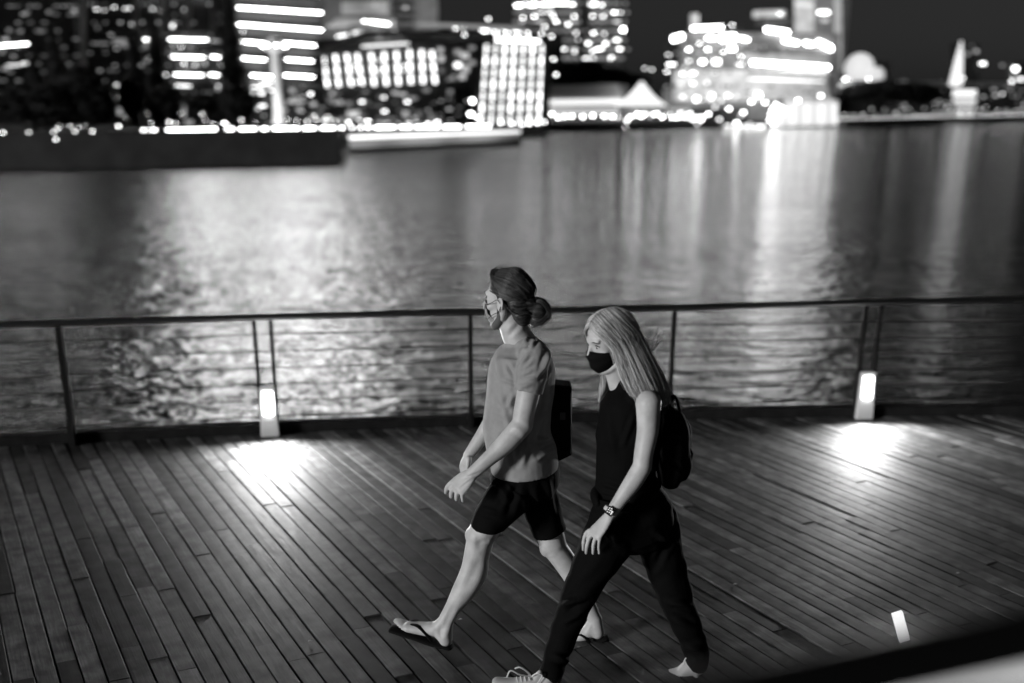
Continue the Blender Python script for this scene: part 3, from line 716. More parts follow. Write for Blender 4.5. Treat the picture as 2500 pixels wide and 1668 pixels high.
for x, y in ((1566, 169), (1634, 218), (1680, 58), (1700, 130), (1605, 100), (1660, 120)): f.win(x, y, 9, 7, G_on, out=1.4)

for xx, pw in ((1580, 2300), (1680, 2300), (1790, 2300), (1880, 1900)): flood(f.pt(xx, 236, 22), f.pt(xx, 150), pw, (10, 3))
for yy_ in (108, 122, 166, 198, 212, 226):
    for x_ in range(1530, 1905, 11):
        if rnd() < .5: f.win(x_ + ru(-2, 2), yy_, 6, 5, random.choice((G_soft, F_dark, F_dark, G_dim)), out=1.0)
# -- floodlit shaft tower
f = Fac('shaft_tower', 1822, 400, 1931, 405, -700, 26, F_mid, 'tall pale floodlit tower rising behind the terraced hotel')
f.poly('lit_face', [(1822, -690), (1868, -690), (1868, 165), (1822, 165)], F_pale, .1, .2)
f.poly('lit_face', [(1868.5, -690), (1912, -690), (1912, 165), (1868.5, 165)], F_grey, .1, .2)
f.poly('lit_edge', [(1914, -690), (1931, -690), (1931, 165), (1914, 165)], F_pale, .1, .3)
f.poly('lit_band', [(1826, 4), (1866, 8), (1866, 18), (1826, 14)], G_soft, .4); f.win(1890, 29, 30, 11, G_mid, out=.5); f.win(1893, 47, 16, 8, G_soft, out=.5)
for yy in range(-30, -680, -48):
    f.bar('lit_band', 1830, yy, 1920, yy + 3, 16, G_mid if yy > -250 else G_on, .4)

flood(f.pt(1835, 190, 34), f.pt(1845, 30), 9000, (8, 4)); flood(f.pt(1940, 190, 26), f.pt(1924, 60), 5000, (5, 3)); flood(f.pt(1850, -60, 30), f.pt(1850, -130), 7000, (8, 4))
# -- globe-shaped lit crown and low buildings behind the dark trees
def dome():
    D = 420; c = B(1972, 156, D); e = empty('lit_dome', Vector((c.x, D, LZ)), 'glowing rounded dome just right of the tall pale tower', 'dome')
    u = px2m(D, 160) * K
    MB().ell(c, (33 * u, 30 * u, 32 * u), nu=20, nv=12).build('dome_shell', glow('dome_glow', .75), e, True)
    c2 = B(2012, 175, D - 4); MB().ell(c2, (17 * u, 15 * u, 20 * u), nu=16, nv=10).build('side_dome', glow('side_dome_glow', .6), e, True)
    MB().box((c.x, D, (c.z + LZ) / 2 - 2), (60 * u, 30 * u, c.z - LZ - 4)).build('drum', F_mid, e)
dome()
f = Fac('low_grey_block', 1905, 440, 2035, 450, 142, 20, F_mid, 'low grey block behind the dome')
f.poly('upper', [(2010, 140), (2040, 144), (2040, 190), (2010, 190)], F_grey, .2, .5)
for x in range(1930, 2000, 9): f.win(x, 182, 8, 9, G_on, 'lit_sign', out=6)
clump('tree_belt', [(1800, 218, 36, 22), (1850, 212, 46, 22), (1905, 206, 50, 18), (1960, 206, 56, 20), (2020, 208, 56, 22), (2080, 212, 50, 22), (2120, 215, 36, 22)], M_leaf, 'low dark belt of round tree crowns along the right shore', 'trees', 380, 420, 1.6)
f = Fac('shore_terrace', 2060, 520, 2520, 560, 196, 20, F_dark, 'long low terrace building behind the spire on the right')
f.poly('roof_band', [(2060, 185), (2330, 190), (2330, 199), (2060, 195)], F_grey, .2, .8)
for x, y, w_, h_, m in ((2090, 190, 30, 6, G_soft), (2075, 187, 10, 6, G_soft), (2115, 196, 16, 8, G_soft), (2150, 188, 9, 7, G_mid), (2165, 188, 9, 7, G_mid), (2210, 180, 9, 9, G_mid), (2250, 195, 20, 7, G_soft), (2290, 196, 20, 7, G_dim), (2255, 146, 18, 9, G_mid), (2220, 124, 6, 8, G_soft), (2240, 118, 8, 8, G_soft), (2230, 105, 5, 5, G_dim), (2330, 158, 16, 14, G_mid), (2322, 188, 12, 12, G_mid), (2342, 182, 8, 12, G_mid), (2326, 172, 8, 6, G_mid), (2300, 150, 6, 6, G_soft)): f.win(x, y, w_, h_, m)
f.poly('high_block', [(2180, 100), (2245, 100), (2245, 196), (2180, 196)], F_dark, -2, .6)
f.poly('high_block', [(2310, 145), (2360, 140), (2360, 196), (2310, 196)], F_dark, -2, .6)
for _ in range(60): f.win(ru(2062, 2420), ru(198, 262), ru(4, 9), ru(3, 6), random.choice((G_dim, G_dim, G_soft)), out=.5)
def spire():
    D = 455; c = B(2192, 200, D); e = empty('lit_spire', Vector((c.x, D, LZ)), 'slender glowing white spire above the right shore', 'spire')
    u = px2m(D, 150) * K
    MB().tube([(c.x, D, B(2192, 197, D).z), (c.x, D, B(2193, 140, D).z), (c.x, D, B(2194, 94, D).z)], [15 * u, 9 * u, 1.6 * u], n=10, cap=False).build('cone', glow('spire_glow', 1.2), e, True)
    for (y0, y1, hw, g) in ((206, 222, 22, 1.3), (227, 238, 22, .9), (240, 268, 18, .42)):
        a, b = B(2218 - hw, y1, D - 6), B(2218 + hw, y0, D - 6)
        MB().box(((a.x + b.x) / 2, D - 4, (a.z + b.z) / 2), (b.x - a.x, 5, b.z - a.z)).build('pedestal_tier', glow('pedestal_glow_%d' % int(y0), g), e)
spire()

# -- draped waterside pavilion
f = Fac('draped_pavilion', 1762, 285, 1922, 300, 230, 10, F_grey, 'white draped waterside pavilion glowing at the shore in front of the dark trees')
f.poly('roof', [(1800, 228), (1915, 229), (1918, 238), (1795, 238)], glow('pavilion_roof_glow', .6), .3, .8)
for i, x in enumerate(range(1768, 1920, 11)):
    t = i / 14; y0 = 262 - 24 * min(1, i / 3)
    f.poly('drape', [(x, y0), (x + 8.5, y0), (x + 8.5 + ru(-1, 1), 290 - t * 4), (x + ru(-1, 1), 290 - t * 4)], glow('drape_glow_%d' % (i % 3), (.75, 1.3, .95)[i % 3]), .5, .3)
for x, y in ((1831, 231), (1780, 240), (1772, 250), (1790, 246), (1768, 262), (1782, 272), (1795, 262), (1883, 220), (1775, 284), (1765, 276), (1800, 252)): f.win(x, y, 9, 9, G_on, 'lamp', out=1.2)

# -- lamps along the far promenade
def globe_lamp(x, y, D, label, r=3.0, m=None, group=None, base=None, cat='street lamp', name='street_lamp'):
    r *= .58
    c = B(x, y, D); u = px2m(D, y) * K; zb = LZ if base is None else base
    e = empty(name, Vector((c.x, D, zb)), label, cat, group)
    MB().ell(c, (r * u, r * u, r * u * .9), nu=8, nv=6).build('globe', m or G_hot, e, True)
    if c.z - zb > .3: MB().tube([(c.x, D, zb), (c.x, D, c.z - r * u * .7)], [.09, .06], n=6).build('pole', M_pole, e)
    return e
ORD = 'leftmost second third fourth fifth sixth seventh eighth ninth tenth eleventh twelfth thirteenth fourteenth fifteenth sixteenth seventeenth eighteenth nineteenth twentieth twenty-first twenty-second twenty-third twenty-fourth twenty-fifth twenty-sixth twenty-seventh twenty-eighth twenty-ninth'.split()
def nth(i, n, what):
    if i == 0: return 'leftmost of the ' + what
    if i == n - 1: return 'rightmost of the ' + what
    return ORD[i] + ' from left of the ' + what
gl = 'low lamps along the left quay'
L_ = sorted(((7, 305, 2.6), (66, 304, 2.6), (123, 303, 2.8), (132, 296, 2.0), (137, 289, 2.2), (160, 290, 2.4), (172, 302, 2.6), (180, 293, 2.4), (195, 289, 2.0), (212, 302, 2.8)))
for i_, (x, y, r) in enumerate(L_):
    globe_lamp(x, y, 97 if y < 302 else 93, nth(i_, len(L_), 'small lamps low on the dark quay'), r, group=gl, base=.42)
globe_lamp(128, 320, 94, 'lowest white lamp at the lip of the dark quay, far left', 3.2, base=0)
globe_lamp(272, 290, 104, 'biggest white lamp just left of the bright quay strip', 4.0, base=.42, m=G_on)
gl = 'scattered lamps behind the bright quay strips'
L_ = sorted(((347, 284, 2.2), (388, 280, 2.8), (402, 283, 2.8), (464, 262, 2.8), (415, 262, 2.0), (515, 283, 3.4), (522, 288, 2.6), (554, 276, 2.8), (585, 282, 2), (660, 275, 2.6), (682, 278, 2.4), (705, 280, 2.8), (725, 275, 2.6), (745, 277, 2.8), (770, 278, 2.6), (800, 282, 3.0), (340, 262, 1.8), (325, 258, 1.6), (490, 286, 2.4), (470, 276, 2.0), (720, 268, 2.4), (752, 268, 2.4), (690, 266, 1.6), (670, 262, 1.6)))
for i_, (x, y, r) in enumerate(L_):
    globe_lamp(x, y, 110, nth(i_, len(L_), 'round lamps behind the left quay strips'), r, group=gl, base=.42)
G_bead = glow('jetty_bead_glow', 8.0); G_shore = glow('shore_lamp_glow', 3.5)
gl = 'beads of light along the right jetty'
n = 62
for i in range(n):
    t = i / (n - 1); x = 1925 + (2350 + 20 - 1925) * t; D = 330 + 130 * t; y = 273.0 - 10.5 * t
    if 2182 < x < 2192: continue
    globe_lamp(x, y, D, 'one of the evenly spaced round lamps on the long jetty at right', 1.7, m=G_bead, group=gl, base=LZ, cat='jetty lamp', name='jetty_lamp')
gl = 'scattered lamps among the trees on the right shore'
L_ = sorted(((1938, 264, 3.2), (1958, 264, 3.0), (1980, 262, 3.2), (2056, 260, 3.6), (2100, 264, 3.0), (2122, 266, 3.2), (2140, 262, 2.6), (2174, 245, 3.4), (2180, 256, 3.0), (2202, 262, 3.6), (2248, 252, 3.4), (2262, 246, 2.6), (2300, 216, 4.4), (2290, 254, 3.2), (2310, 256, 2.6), (2330, 254, 3.0), (2345, 252, 3.0), (2000, 250, 2.4), (2030, 252, 2.2), (2070, 252, 2.6), (2088, 250, 2.0), (2160, 240, 2.2), (2350, 240, 2.6), (2255, 262, 2.6), (1845, 232, 3.4), (1886, 234, 3.2), (2145, 250, 2.0), (2010, 264, 2.4)))
for i_, (x, y, r) in enumerate(L_):
    globe_lamp(x, y, 345 + (x - 1925) * .25, nth(i_, len(L_), 'round lamps before the dark right shore trees'), r, group=gl, m=G_shore)
globe_lamp(1435, 292, 232, 'single lamp at the water line below the pyramid tent', 2.0, base=WL)
for x, y, lb in ((1480, 157, 'round lamp left of the terraced hotel above the tent peak'), (1496, 160, 'round lamp just left of the lowest tier of the terraced hotel'), (1613, 230, 'left lamp of two at the foot of the terraced hotel'), (1655, 232, 'right lamp of two at the foot of the terraced hotel')):
    globe_lamp(x, y, 300, lb, 4, group='lamps above the arcade', m=G_mid)

# -- jetty under the bead lamps
a0, a1 = B(1915, 275, 328), B(2420, 262, 470)
MBj = MB(); d = Vector((a1.x - a0.x, a1.y - a0.y, 0)).normalized(); nn = Vector((d.y, -d.x, 0))
MBj.prism([Vector((a0.x, a0.y, WL - .5)), Vector((a1.x, a1.y, WL - .5)), Vector((a1.x, a1.y, LZ + .1)), Vector((a0.x, a0.y, LZ + .1))], nn * 3)
tag(MBj.build('long_jetty', M_quay), 'long low dark jetty carrying the bead lamps at right', 'jetty')

# -- dark quay on the left and its edge lights
QZ = .42; q0, q1 = Vector((-110, 75.6, 0)), B(790, 384, 102.7)
mq = MB(); mq.prism([Vector((q0.x, 75.6, QZ)), Vector((q1.x - .3, 102.7, QZ)), Vector((q1.x * 135 / 102.7, 135, QZ)), Vector((-200, 135, QZ)), Vector((-150, 75.6, QZ))], Vector((0, 0, -3.4)))
tag(MB().prism([Vector((q0.x, 75.9, QZ + .004)), Vector((q1.x - .5, 103, QZ + .004)), Vector((q1.x * 134 / 102.7 - .5, 134.5, QZ + .004)), Vector((-200, 134.5, QZ + .004)), Vector((-150, 75.9, QZ + .004))], Vector((0, 0, .05))).build('quay_paving', mat('black_paving', .008, .95, 0, .1)), 'dark paving on top of the left quay', None, None, 'structure')
tag(mq.build('left_quay', M_quay), 'broad dark quay wall on the left shore', None, None, 'structure')
d = Vector((q1.x - q0.x, 102.7 - 75.6, 0)).normalized(); nn = Vector((d.y, -d.x, 0))
f1 = Fac('quay_light_fence', -40, 95.4, 790, 105.2, 292, .4, None, 'long low line of bright light strips on the lip of the dark left quay', 'light fence', zb=QZ)
f2 = Fac('shore_light_fence', 795, 160, 1150, 186, 292, .4, None, 'line of bright light strips on the shore just above the pale floating platform', 'light fence', zb=LZ)
segs = [(322, 336), (338, 344), (346, 362), (378, 500), (515, 540), (545, 592), (596, 618), (622, 690), (692, 728), (732, 772), (776, 792), (803, 812), (822, 834), (838, 852), (856, 910), (914, 946), (950, 1010), (1014, 1060), (1066, 1128)]
for a, b in segs:
    ya = 299 - (a - 320) * .0115; yb = 299 - (b - 320) * .0115
    (f1 if b < 796 else f2).bar('light_strip', a, ya, b, yb, 7.5, G_on, 0, .1)
f1.bar('base_rail', 300, 304, 788, 301, 3, F_dark, .12, .1); f2.bar('base_rail', 800, 303, 1130, 299, 3, F_dark, .0, .5)

# -- lit floating platform
f = Fac('floating_platform', 796, 126, 1195, 155, 303, 9, mat('pale_platform_side', .33, .6), 'long pale floating platform with a brightly lit upper edge', 'platform', zb=WL)
f.poly('edge_light', [(800, 312), (1190, 300), (1190, 305), (800, 320)], glow('platform_edge_glow', 1.7), .1, .3)
f.poly('waterline_fender', [(797, 342), (1194, 322), (1194, 328), (797, 349)], F_black, .1, .3)
p0, p1 = f.pt(850, 316, 2.5), f.pt(1140, 306, 2.5)
for q in (p0, (p0 + p1) / 2, p1): flood(q + Vector((0, 0, 1.0)), q - f.n * 2.5 - Vector((0, 0, .8)), 160, (9, .4), 'platform_side_fill')  # added lamps, hung off the edge to wash the pale platform side

# -- conical trees on the left
def conifer(x, ytop, wpx, D, label, ybase=300):
    a, b = B(x, ytop, D), B(x, ybase, D); u = px2m(D, 200) * K; h = a.z - LZ; base_ = Vector((b.x, D, LZ))
    e = empty('conifer_tree', base_, label, 'tree')
    MB().tube([base_, base_ + Vector((.1, 0, h * .5)), base_ + Vector((0, 0, h * .97))], [.35, .22, .04], n=7).build('trunk', M_bark, e)
    mb = MB(); R0 = wpx * u
    for _ in range(2300):
        t = rnd() ** .75; z = h * (.06 + .94 * (1 - t)); lim = R0 * (t ** .8) * (.78 + .22 * math.sin(z * 2.1 + x) + .12 * math.sin(z * 5))
        an = ru(0, 6.283); r_ = lim * (ru(.2, 1) ** .6)
        q = base_ + Vector((math.cos(an) * r_, math.sin(an) * r_, z - r_ * .25)); s = ru(.35, .75)
        Rm = Matrix.Rotation(an, 3, 'Z') @ Matrix.Rotation(ru(-.2, .9), 3, 'Y')
        mb.add([q + Rm @ Vector(v) * s for v in ((-.6, 0, 0), (0, -.35, .05), (1.1, 0, -.1), (0, .35, .05))], [(0, 1, 2, 3)])
    mb.build('crown', M_leaf, e)
conifer(148, 55, 46, 125, 'broad dark cone-shaped tree in front of the black tower')
conifer(322, 78, 30, 128, 'narrow dark cone-shaped tree left of the floor strips')
conifer(372, 28, 34, 132, 'tall narrow dark cone-shaped tree crossing the floor strips')
conifer(545, -80, 42, 135, 'tallest dark cone-shaped tree between the two strip-lit buildings')
conifer(95, 130, 46, 122, 'squat dark tree left of the broad cone-shaped tree')
clump('dark_tree', [(60, 235, 60, 40), (130, 235, 70, 50), (210, 240, 50, 46), (190, 200, 40, 50)], M_leaf, 'rounded dark tree mass above the left quay', 'trees', 121, 700, .6)
clump('dark_tree', [(300, 225, 26, 44), (380, 235, 34, 40), (460, 240, 34, 22), (545, 235, 36, 40)], M_leaf, 'lower dark tree crowns between the cone-shaped trees', 'trees', 124, 700, .6)

# ------------------------------------------------------------------ people
def skin_mat(name, col):
    m = mat(name, col, .5, 0, .4, bump=(90, .12, .002), noisecol=(16, .80, 1.12))
    b = m.node_tree.nodes['Principled BSDF']; b.inputs['Subsurface Weight'].default_value = .12
    b.inputs['Subsurface Radius'].default_value = (.01, .01, .01); b.inputs['Subsurface Scale'].default_value = .3
    return m
M_skin1, M_skin2 = skin_mat('skin_tanned', .50), skin_mat('skin_fair', .54)
def cloth(name, c, sheen=.0, sc=120):
    m = mat(name, c, .85, 0, .25 if c > .05 else .08, noisecol=(22, .9, 1.1), bump=(sc, .25, .002)); m.node_tree.nodes['Principled BSDF'].inputs['Sheen Weight'].default_value = sheen
    return m
M_tee, M_short, M_black = cloth('grey_jersey', .27, .1), cloth('black_twill', .003), cloth('black_crepe', .0032)
M_bag = cloth('black_nylon', .005); M_rub = mat('black_rubber', .004, .8, 0, .15)
def hairm(name, lo, hi, rough):
    m = mat(name, (lo + hi) / 2, rough, 0, .5); t = m.node_tree; g = t.nodes.new('ShaderNodeNewGeometry'); r = t.nodes.new('ShaderNodeMapRange')
    r.inputs[3].default_value = lo; r.inputs[4].default_value = hi; t.links.new(g.outputs['Random Per Island'], r.inputs[0]); t.links.new(r.outputs[0], t.nodes['Principled BSDF'].inputs['Base Color']); return m
M_hair1, M_hair2 = hairm('dark_brown_hair', .012, .07, .45), hairm('blonde_hair', .24, .92, .40)
def rootm(name, lo, hi, sc, rz):
    m = mat(name, (lo + hi) / 2, .45, 0, .4); t = m.node_tree; N, L = t.nodes.new, t.links.new; b = t.nodes['Principled BSDF']
    tc = N('ShaderNodeTexCoord'); mp = N('ShaderNodeMapping'); mp.inputs['Scale'].default_value = sc; mp.inputs['Rotation'].default_value = rz
    n = N('ShaderNodeTexNoise'); n.inputs['Scale'].default_value = 1; n.inputs['Detail'].default_value = 4; L(tc.outputs['Object'], mp.inputs[0]); L(mp.outputs[0], n.inputs[0])
    r = N('ShaderNodeMapRange'); r.inputs[1].default_value = .35; r.inputs[2].default_value = .65; r.inputs[3].default_value = lo; r.inputs[4].default_value = hi; L(n.outputs[0], r.inputs[0]); L(r.outputs[0], b.inputs['Base Color'])
    u = N('ShaderNodeBump'); u.inputs['Strength'].default_value = .9; u.inputs['Distance'].default_value = .004; L(n.outputs[0], u.inputs['Height']); L(u.outputs[0], b.inputs['Normal']); return m
M_root1, M_root2 = rootm('dark_brown_underhair', .008, .06, (9, 120, 120), (0, .35, 0)), rootm('blonde_underhair', .14, .42, (110, 110, 8), (0, .5, 0))
M_maskw, M_maskb = cloth('pale_mask_cloth', .36), cloth('black_mask_cloth', .006)
M_eye, M_iris = mat('eye_white', .6, .2), mat('dark_iris', .01, .2)
M_shoe, M_lace = mat('pale_sneaker_leather', .5, .5, bump=(40, .2, .003)), mat('white_lace', .7, .7)

def V3(*a): return Vector(a)
def hand(mb, wrist, knuck, tips, thick, back, curl=.35, thumb=None):
    """palm plus four bent fingers; tips: (knuckle point, tip point) for each finger, back: direction of the back of the hand"""
    back = Vector(back).normalized()
    mb.tube([wrist, wrist.lerp(knuck, .45), knuck], [(thick * 1.0, thick * .72), (thick * 1.45, thick * .6), (thick * 1.62, thick * .52)], n=14, ref=tips[-1][0] - tips[0][0], sub=3)
    for i, (k, t) in enumerate(tips):
        d = t - k; L = d.length; r = thick * (.36, .38, .36, .31)[i]
        p1 = k + d * .42 + back * L * curl * .32; p2 = k + d * .76 + back * L * curl * .16
        k0 = k - (k - wrist) * .18
        mb.tube([k0, k, p1, p2, t], [r * 1.12, r * 1.1, r, r * .92, r * .78], n=10, sub=2)
        mb.ell(k + back * r * .35, (r * 1.05,) * 3, nu=10, nv=8)
    if thumb:
        a, b, c = thumb
        mb.tube([a, b, c], [thick * .55, thick * .42, thick * .32], n=10, sub=3)

class Head:
    def __init__(s, c, yaw, pitch, roll=0, sc=1.0):
        # local axes: f forward, s towards the person's left, u up.  yaw 0 looks along -X
        R = Matrix.Rotation(yaw, 3, 'Z') @ Matrix.Rotation(pitch, 3, 'Y') @ Matrix.Rotation(roll, 3, 'X')
        s.f = R @ Vector((-1, 0, 0)); s.s = R @ Vector((0, -1, 0)); s.u = R @ Vector((0, 0, 1)); s.c = Vector(c); s.k = sc
        s.R = Matrix((s.f, s.s, s.u)).transposed()
    def p(s, f, l, u): return s.c + (s.f * f + s.s * l + s.u * u) * s.k
    def e(s, mb, f, l, u, r, nu=20, nv=14): mb.ell(s.p(f, l, u), tuple(a * s.k for a in r), s.R, nu, nv)
    def t(s, mb, pts, rad, **kw): mb.tube([s.p(*q) for q in pts], [(r * s.k if not isinstance(r, tuple) else tuple(a * s.k for a in r)) for r in rad], **kw)
    def build(s, mb, fem=False):
        s.e(mb, -.012, 0, .045, (.098, .075, .082)); s.e(mb, .045, 0, .005, (.052, .060, .075))
        s.e(mb, .038, 0, -.045, (.050, .052, .055)); s.e(mb, .068, 0, -.098, (.026, .026, .022))
        for q in (-1, 1):
            s.t(mb, [(-.012, q * .062, -.02), (.0, q * .058, -.065), (.045, q * .036, -.098), (.070, q * .014, -.102)], [.020, .019, .017, .018], n=8, sub=2)
            s.e(mb, .062, q * .040, -.022, (.022, .020, .018))                       # cheek
            s.e(mb, -.008, q * .080, -.008, (.018, .007, .031), 12, 10)              # ear
            s.t(mb, [(-.006, q * .074, .020), (-.024, q * .086, .012), (-.024, q * .087, -.014), (-.006, q * .078, -.034)], [.005, .006, .005, .006], n=7, sub=3)
        s.t(mb, [(.080, -.040, .036), (.088, -.020, .034), (.088, .020, .034), (.080, .040, .036)], [.010, .012, .012, .010], n=8, sub=2)   # brow
        s.t(mb, [(.088, 0, .030), (.100, 0, .008), (.113, 0, -.018)], [.009, .009, .011], n=8, sub=3)     # nose
        s.e(mb, .108, 0, -.024, (.013, .017, .009), 12, 8)
        s.t(mb, [(.086, -.022, -.058), (.096, 0, -.056), (.086, .022, -.058)], [.007, .009, .007], n=8)
        s.t(mb, [(.084, -.018, -.070), (.092, 0, -.071), (.084, .018, -.070)], [.007, .009, .007], n=8)
    def eyes(s, body):
        for q in (-1, 1):
            m = MB(); s.e(m, .0765, q * .031, .012, (.0125, .0140, .0105), 12, 10); ey = m.build('eye', M_eye, body, True)
            m = MB(); s.e(m, .0862, q * .032, .010, (.0040, .0060, .0060), 10, 8); m.build('iris', M_iris, body, True)
            m = MB(); s.t(m, [(.096, q * .012, .032), (.096, q * .030, .037), (.085, q * .048, .031)], [.0018, .0026, .0015], n=6, sub=2); m.build('eyebrow', M_hair1, body, True)
            m = MB(); s.t(m, [(.086, q * .018, .017), (.0895, q * .031, .021), (.082, q * .045, .015)], [.0016, .0028, .0018], n=6, sub=2); m.build('eyelid', M_iris, body, True)
    def mask(s, name, m_, body, top=.0, bot=-.118, wide=1.18):
        v, f_ = [], []; nu, nv = 22, 14
        rows_ = []
        for lay in (0, 1):
            for j in range(nv + 1):
                t = j / nv; R_ = .1185 - .010 * (1 - t) ** 2 + .0125 * math.exp(-((t - .20) / .16) ** 2) - .040 * max(0, t - .62) ** 1.4 / .26
                for i in range(nu + 1):
                    a = (i / nu * 2 - 1); ph = a * wide
                    zt = top + .004 * math.cos(ph) - .018 * abs(a) ** 1.3; zb_ = bot + .038 * abs(a) ** 1.6
                    u = zt + (zb_ - zt) * t
                    rr = R_ - .0022 * lay
                    v.append(s.p(.004 + (rr - .004) * math.cos(ph), .072 * (1 - .22 * max(0, t - .5) * 2) * math.sin(ph) * (1 - .03 * lay), u))
        n1 = (nu + 1) * (nv + 1)
        for j in range(nv):
            for i in range(nu):
                a = j * (nu + 1) + i; q = (a, a + 1, a + nu + 2, a + nu + 1); f_.append(q); f_.append(tuple(n1 + k for k in q[::-1]))
        rim = [i for i in range(nu + 1)] + [j * (nu + 1) + nu for j in range(1, nv + 1)] + [nv * (nu + 1) + i for i in range(nu - 1, -1, -1)] + [j * (nu + 1) for j in range(nv - 1, 0, -1)]
        for a, b in zip(rim, rim[1:] + rim[:1]): f_.append((a, b, n1 + b, n1 + a))
        return meshobj(name, v, f_, m_, body, True)

def strands(name, m_, body, paths, n, r0, jit, seg=12, tip=.35, seed=1):
    """hair locks: thin tubes between neighbouring guide paths"""
    R_ = random.Random(seed); mb = MB()
    G = [[Vector(p) for p in q] for q in paths]
    def samp(q, t):
        L = len(q) - 1; x = min(t * L, L - 1e-6); i = int(x); u = x - i
        p0, p1, p2, p3 = q[max(i - 1, 0)], q[i], q[i + 1], q[min(i + 2, L)]
        return 0.5 * (2 * p1 + (p2 - p0) * u + (2 * p0 - 5 * p1 + 4 * p2 - p3) * u * u + (-p0 + 3 * p1 - 3 * p2 + p3) * u ** 3)
    for _ in range(n):
        g = R_.random() * (len(G) - 1); i = min(int(g), len(G) - 2); w_ = g - i
        off = Vector((R_.gauss(0, 1), R_.gauss(0, 1), R_.gauss(0, 1))) * jit; ph = R_.uniform(0, 6.28); am = R_.uniform(.1, 1) * jit; t1 = R_.uniform(.78, 1.0); t0 = R_.uniform(0, .12)
        pts = []; rad = []
        for k in range(seg + 1):
            t = t0 + (t1 - t0) * k / seg; a = samp(G[i], t).lerp(samp(G[i + 1], t), w_)
            pts.append(a + off * (.35 + .65 * t) + Vector((math.sin(ph + t * 7), math.cos(ph + t * 6), 0)) * am * t); rad.append(r0 * (1 - (1 - tip) * t ** 2))
        mb.tube(pts, rad, n=4, cap=False)
    return mb.build(name, m_, body, True)

def torso_blob(mb, rows, Yc, n=36, cap=True):
    """rows: (xFront, xBack, y, halfWidth, Yshift) in picture units; stacked into one trunk"""
    pts, rad = [], []
    for xf, xb, y, hw, ys in rows:
        a, b = P(xf, y, Yc + ys), P(xb, y, Yc + ys); pts.append((a + b) / 2); rad.append(((b - a).length / 2, hw))
    mb.tube(pts, rad, n=n, ref=(1, 0, 0), sub=3, cap=cap)

# ---- the man
YM = 4.93
man = empty('person', V3(P(1270, 1580, YM).x, YM, 0), 'man in a grey t-shirt, black shorts and flip-flops striding left, hair tied in a bun', 'person')
bd = MB()
sc_ = [(1232, 1315, 846, .085, .02), (1216, 1334, 872, .150, .02), (1207, 1340, 905, .165, .01), (1202, 1338, 950, .160, 0), (1197, 1333, 1000, .148, 0), (1194, 1332, 1045, .148, 0), (1206, 1336, 1090, .148, 0), (1220, 1336, 1125, .14, 0), (1228, 1330, 1150, .13, 0)]
torso_blob(bd, sc_, YM)
bd.tube([P(1278, 848, YM), P(1260, 815, YM), P(1246, 775, YM)], [.070, .064, .058], n=26, sub=2)
hm = Head(P(1241, 734, YM), math.radians(-33), math.radians(-3), 0, 1.0)
hm.build(bd)
# near arm (his left)
ys = YM - .19
sh_, el_, wr_ = P(1305, 868, ys), P(1276, 1040, ys - .04), P(1151, 1158, ys - .05)
bd.ell(sh_, (.050, .046, .050)); bd.tube([sh_, P(1292, 950, ys - .02), P(1279, 1010, ys - .03), el_], [.050, .050, .046, .045], n=26, sub=2)
bd.tube([el_ + V3(0, 0, .008), P(1240, 1078, ys - .045), P(1196, 1118, ys - .05), wr_], [(.046, .044), (.045, .042), (.034, .032), (.028, .024)], n=26, sub=3)
kn = P(1117, 1190, ys - .05); u_ = px2m(ys, 1200)
ks = [P(1102, 1180, ys - .02), P(1112, 1187, ys - .035), P(1122, 1193, ys - .05), P(1132, 1197, ys - .062)]
ts = [P(1088, 1203, ys - .00), P(1101, 1213, ys - .022), P(1114, 1220, ys - .045), P(1130, 1224, ys - .062)]
hand(bd, wr_, kn, list(zip(ks, ts)), .031, (-.5, -.6, .45), .55, (P(1138, 1165, ys + .0), P(1116, 1176, ys + .04), P(1098, 1192, ys + .045)))
# far arm
yf = YM + .19
sh2, el2, wr2 = P(1262, 865, yf), P(1212, 1010, yf + .03), P(1144, 1112, yf)
bd.ell(sh2, (.046, .044, .046)); bd.tube([sh2, P(1238, 950, yf + .02), el2], [.048, .046, .042], n=26, sub=2)
bd.tube([el2, P(1180, 1062, yf + .02), wr2], [.041, .036, .026], n=26, sub=3)
hand(bd, wr2, P(1136, 1134, yf - .01), [(P(1128, 1132, yf + .01), P(1127, 1152, yf + .01)), (P(1132, 1136, yf), P(1131, 1158, yf)), (P(1138, 1139, yf - .015), P(1137, 1160, yf - .015)), (P(1143, 1139, yf - .03), P(1143, 1157, yf - .03))], .024, (-.6, .3, .4), .5, (P(1144, 1120, yf - .035), P(1142, 1136, yf - .045), P(1140, 1150, yf - .045)))
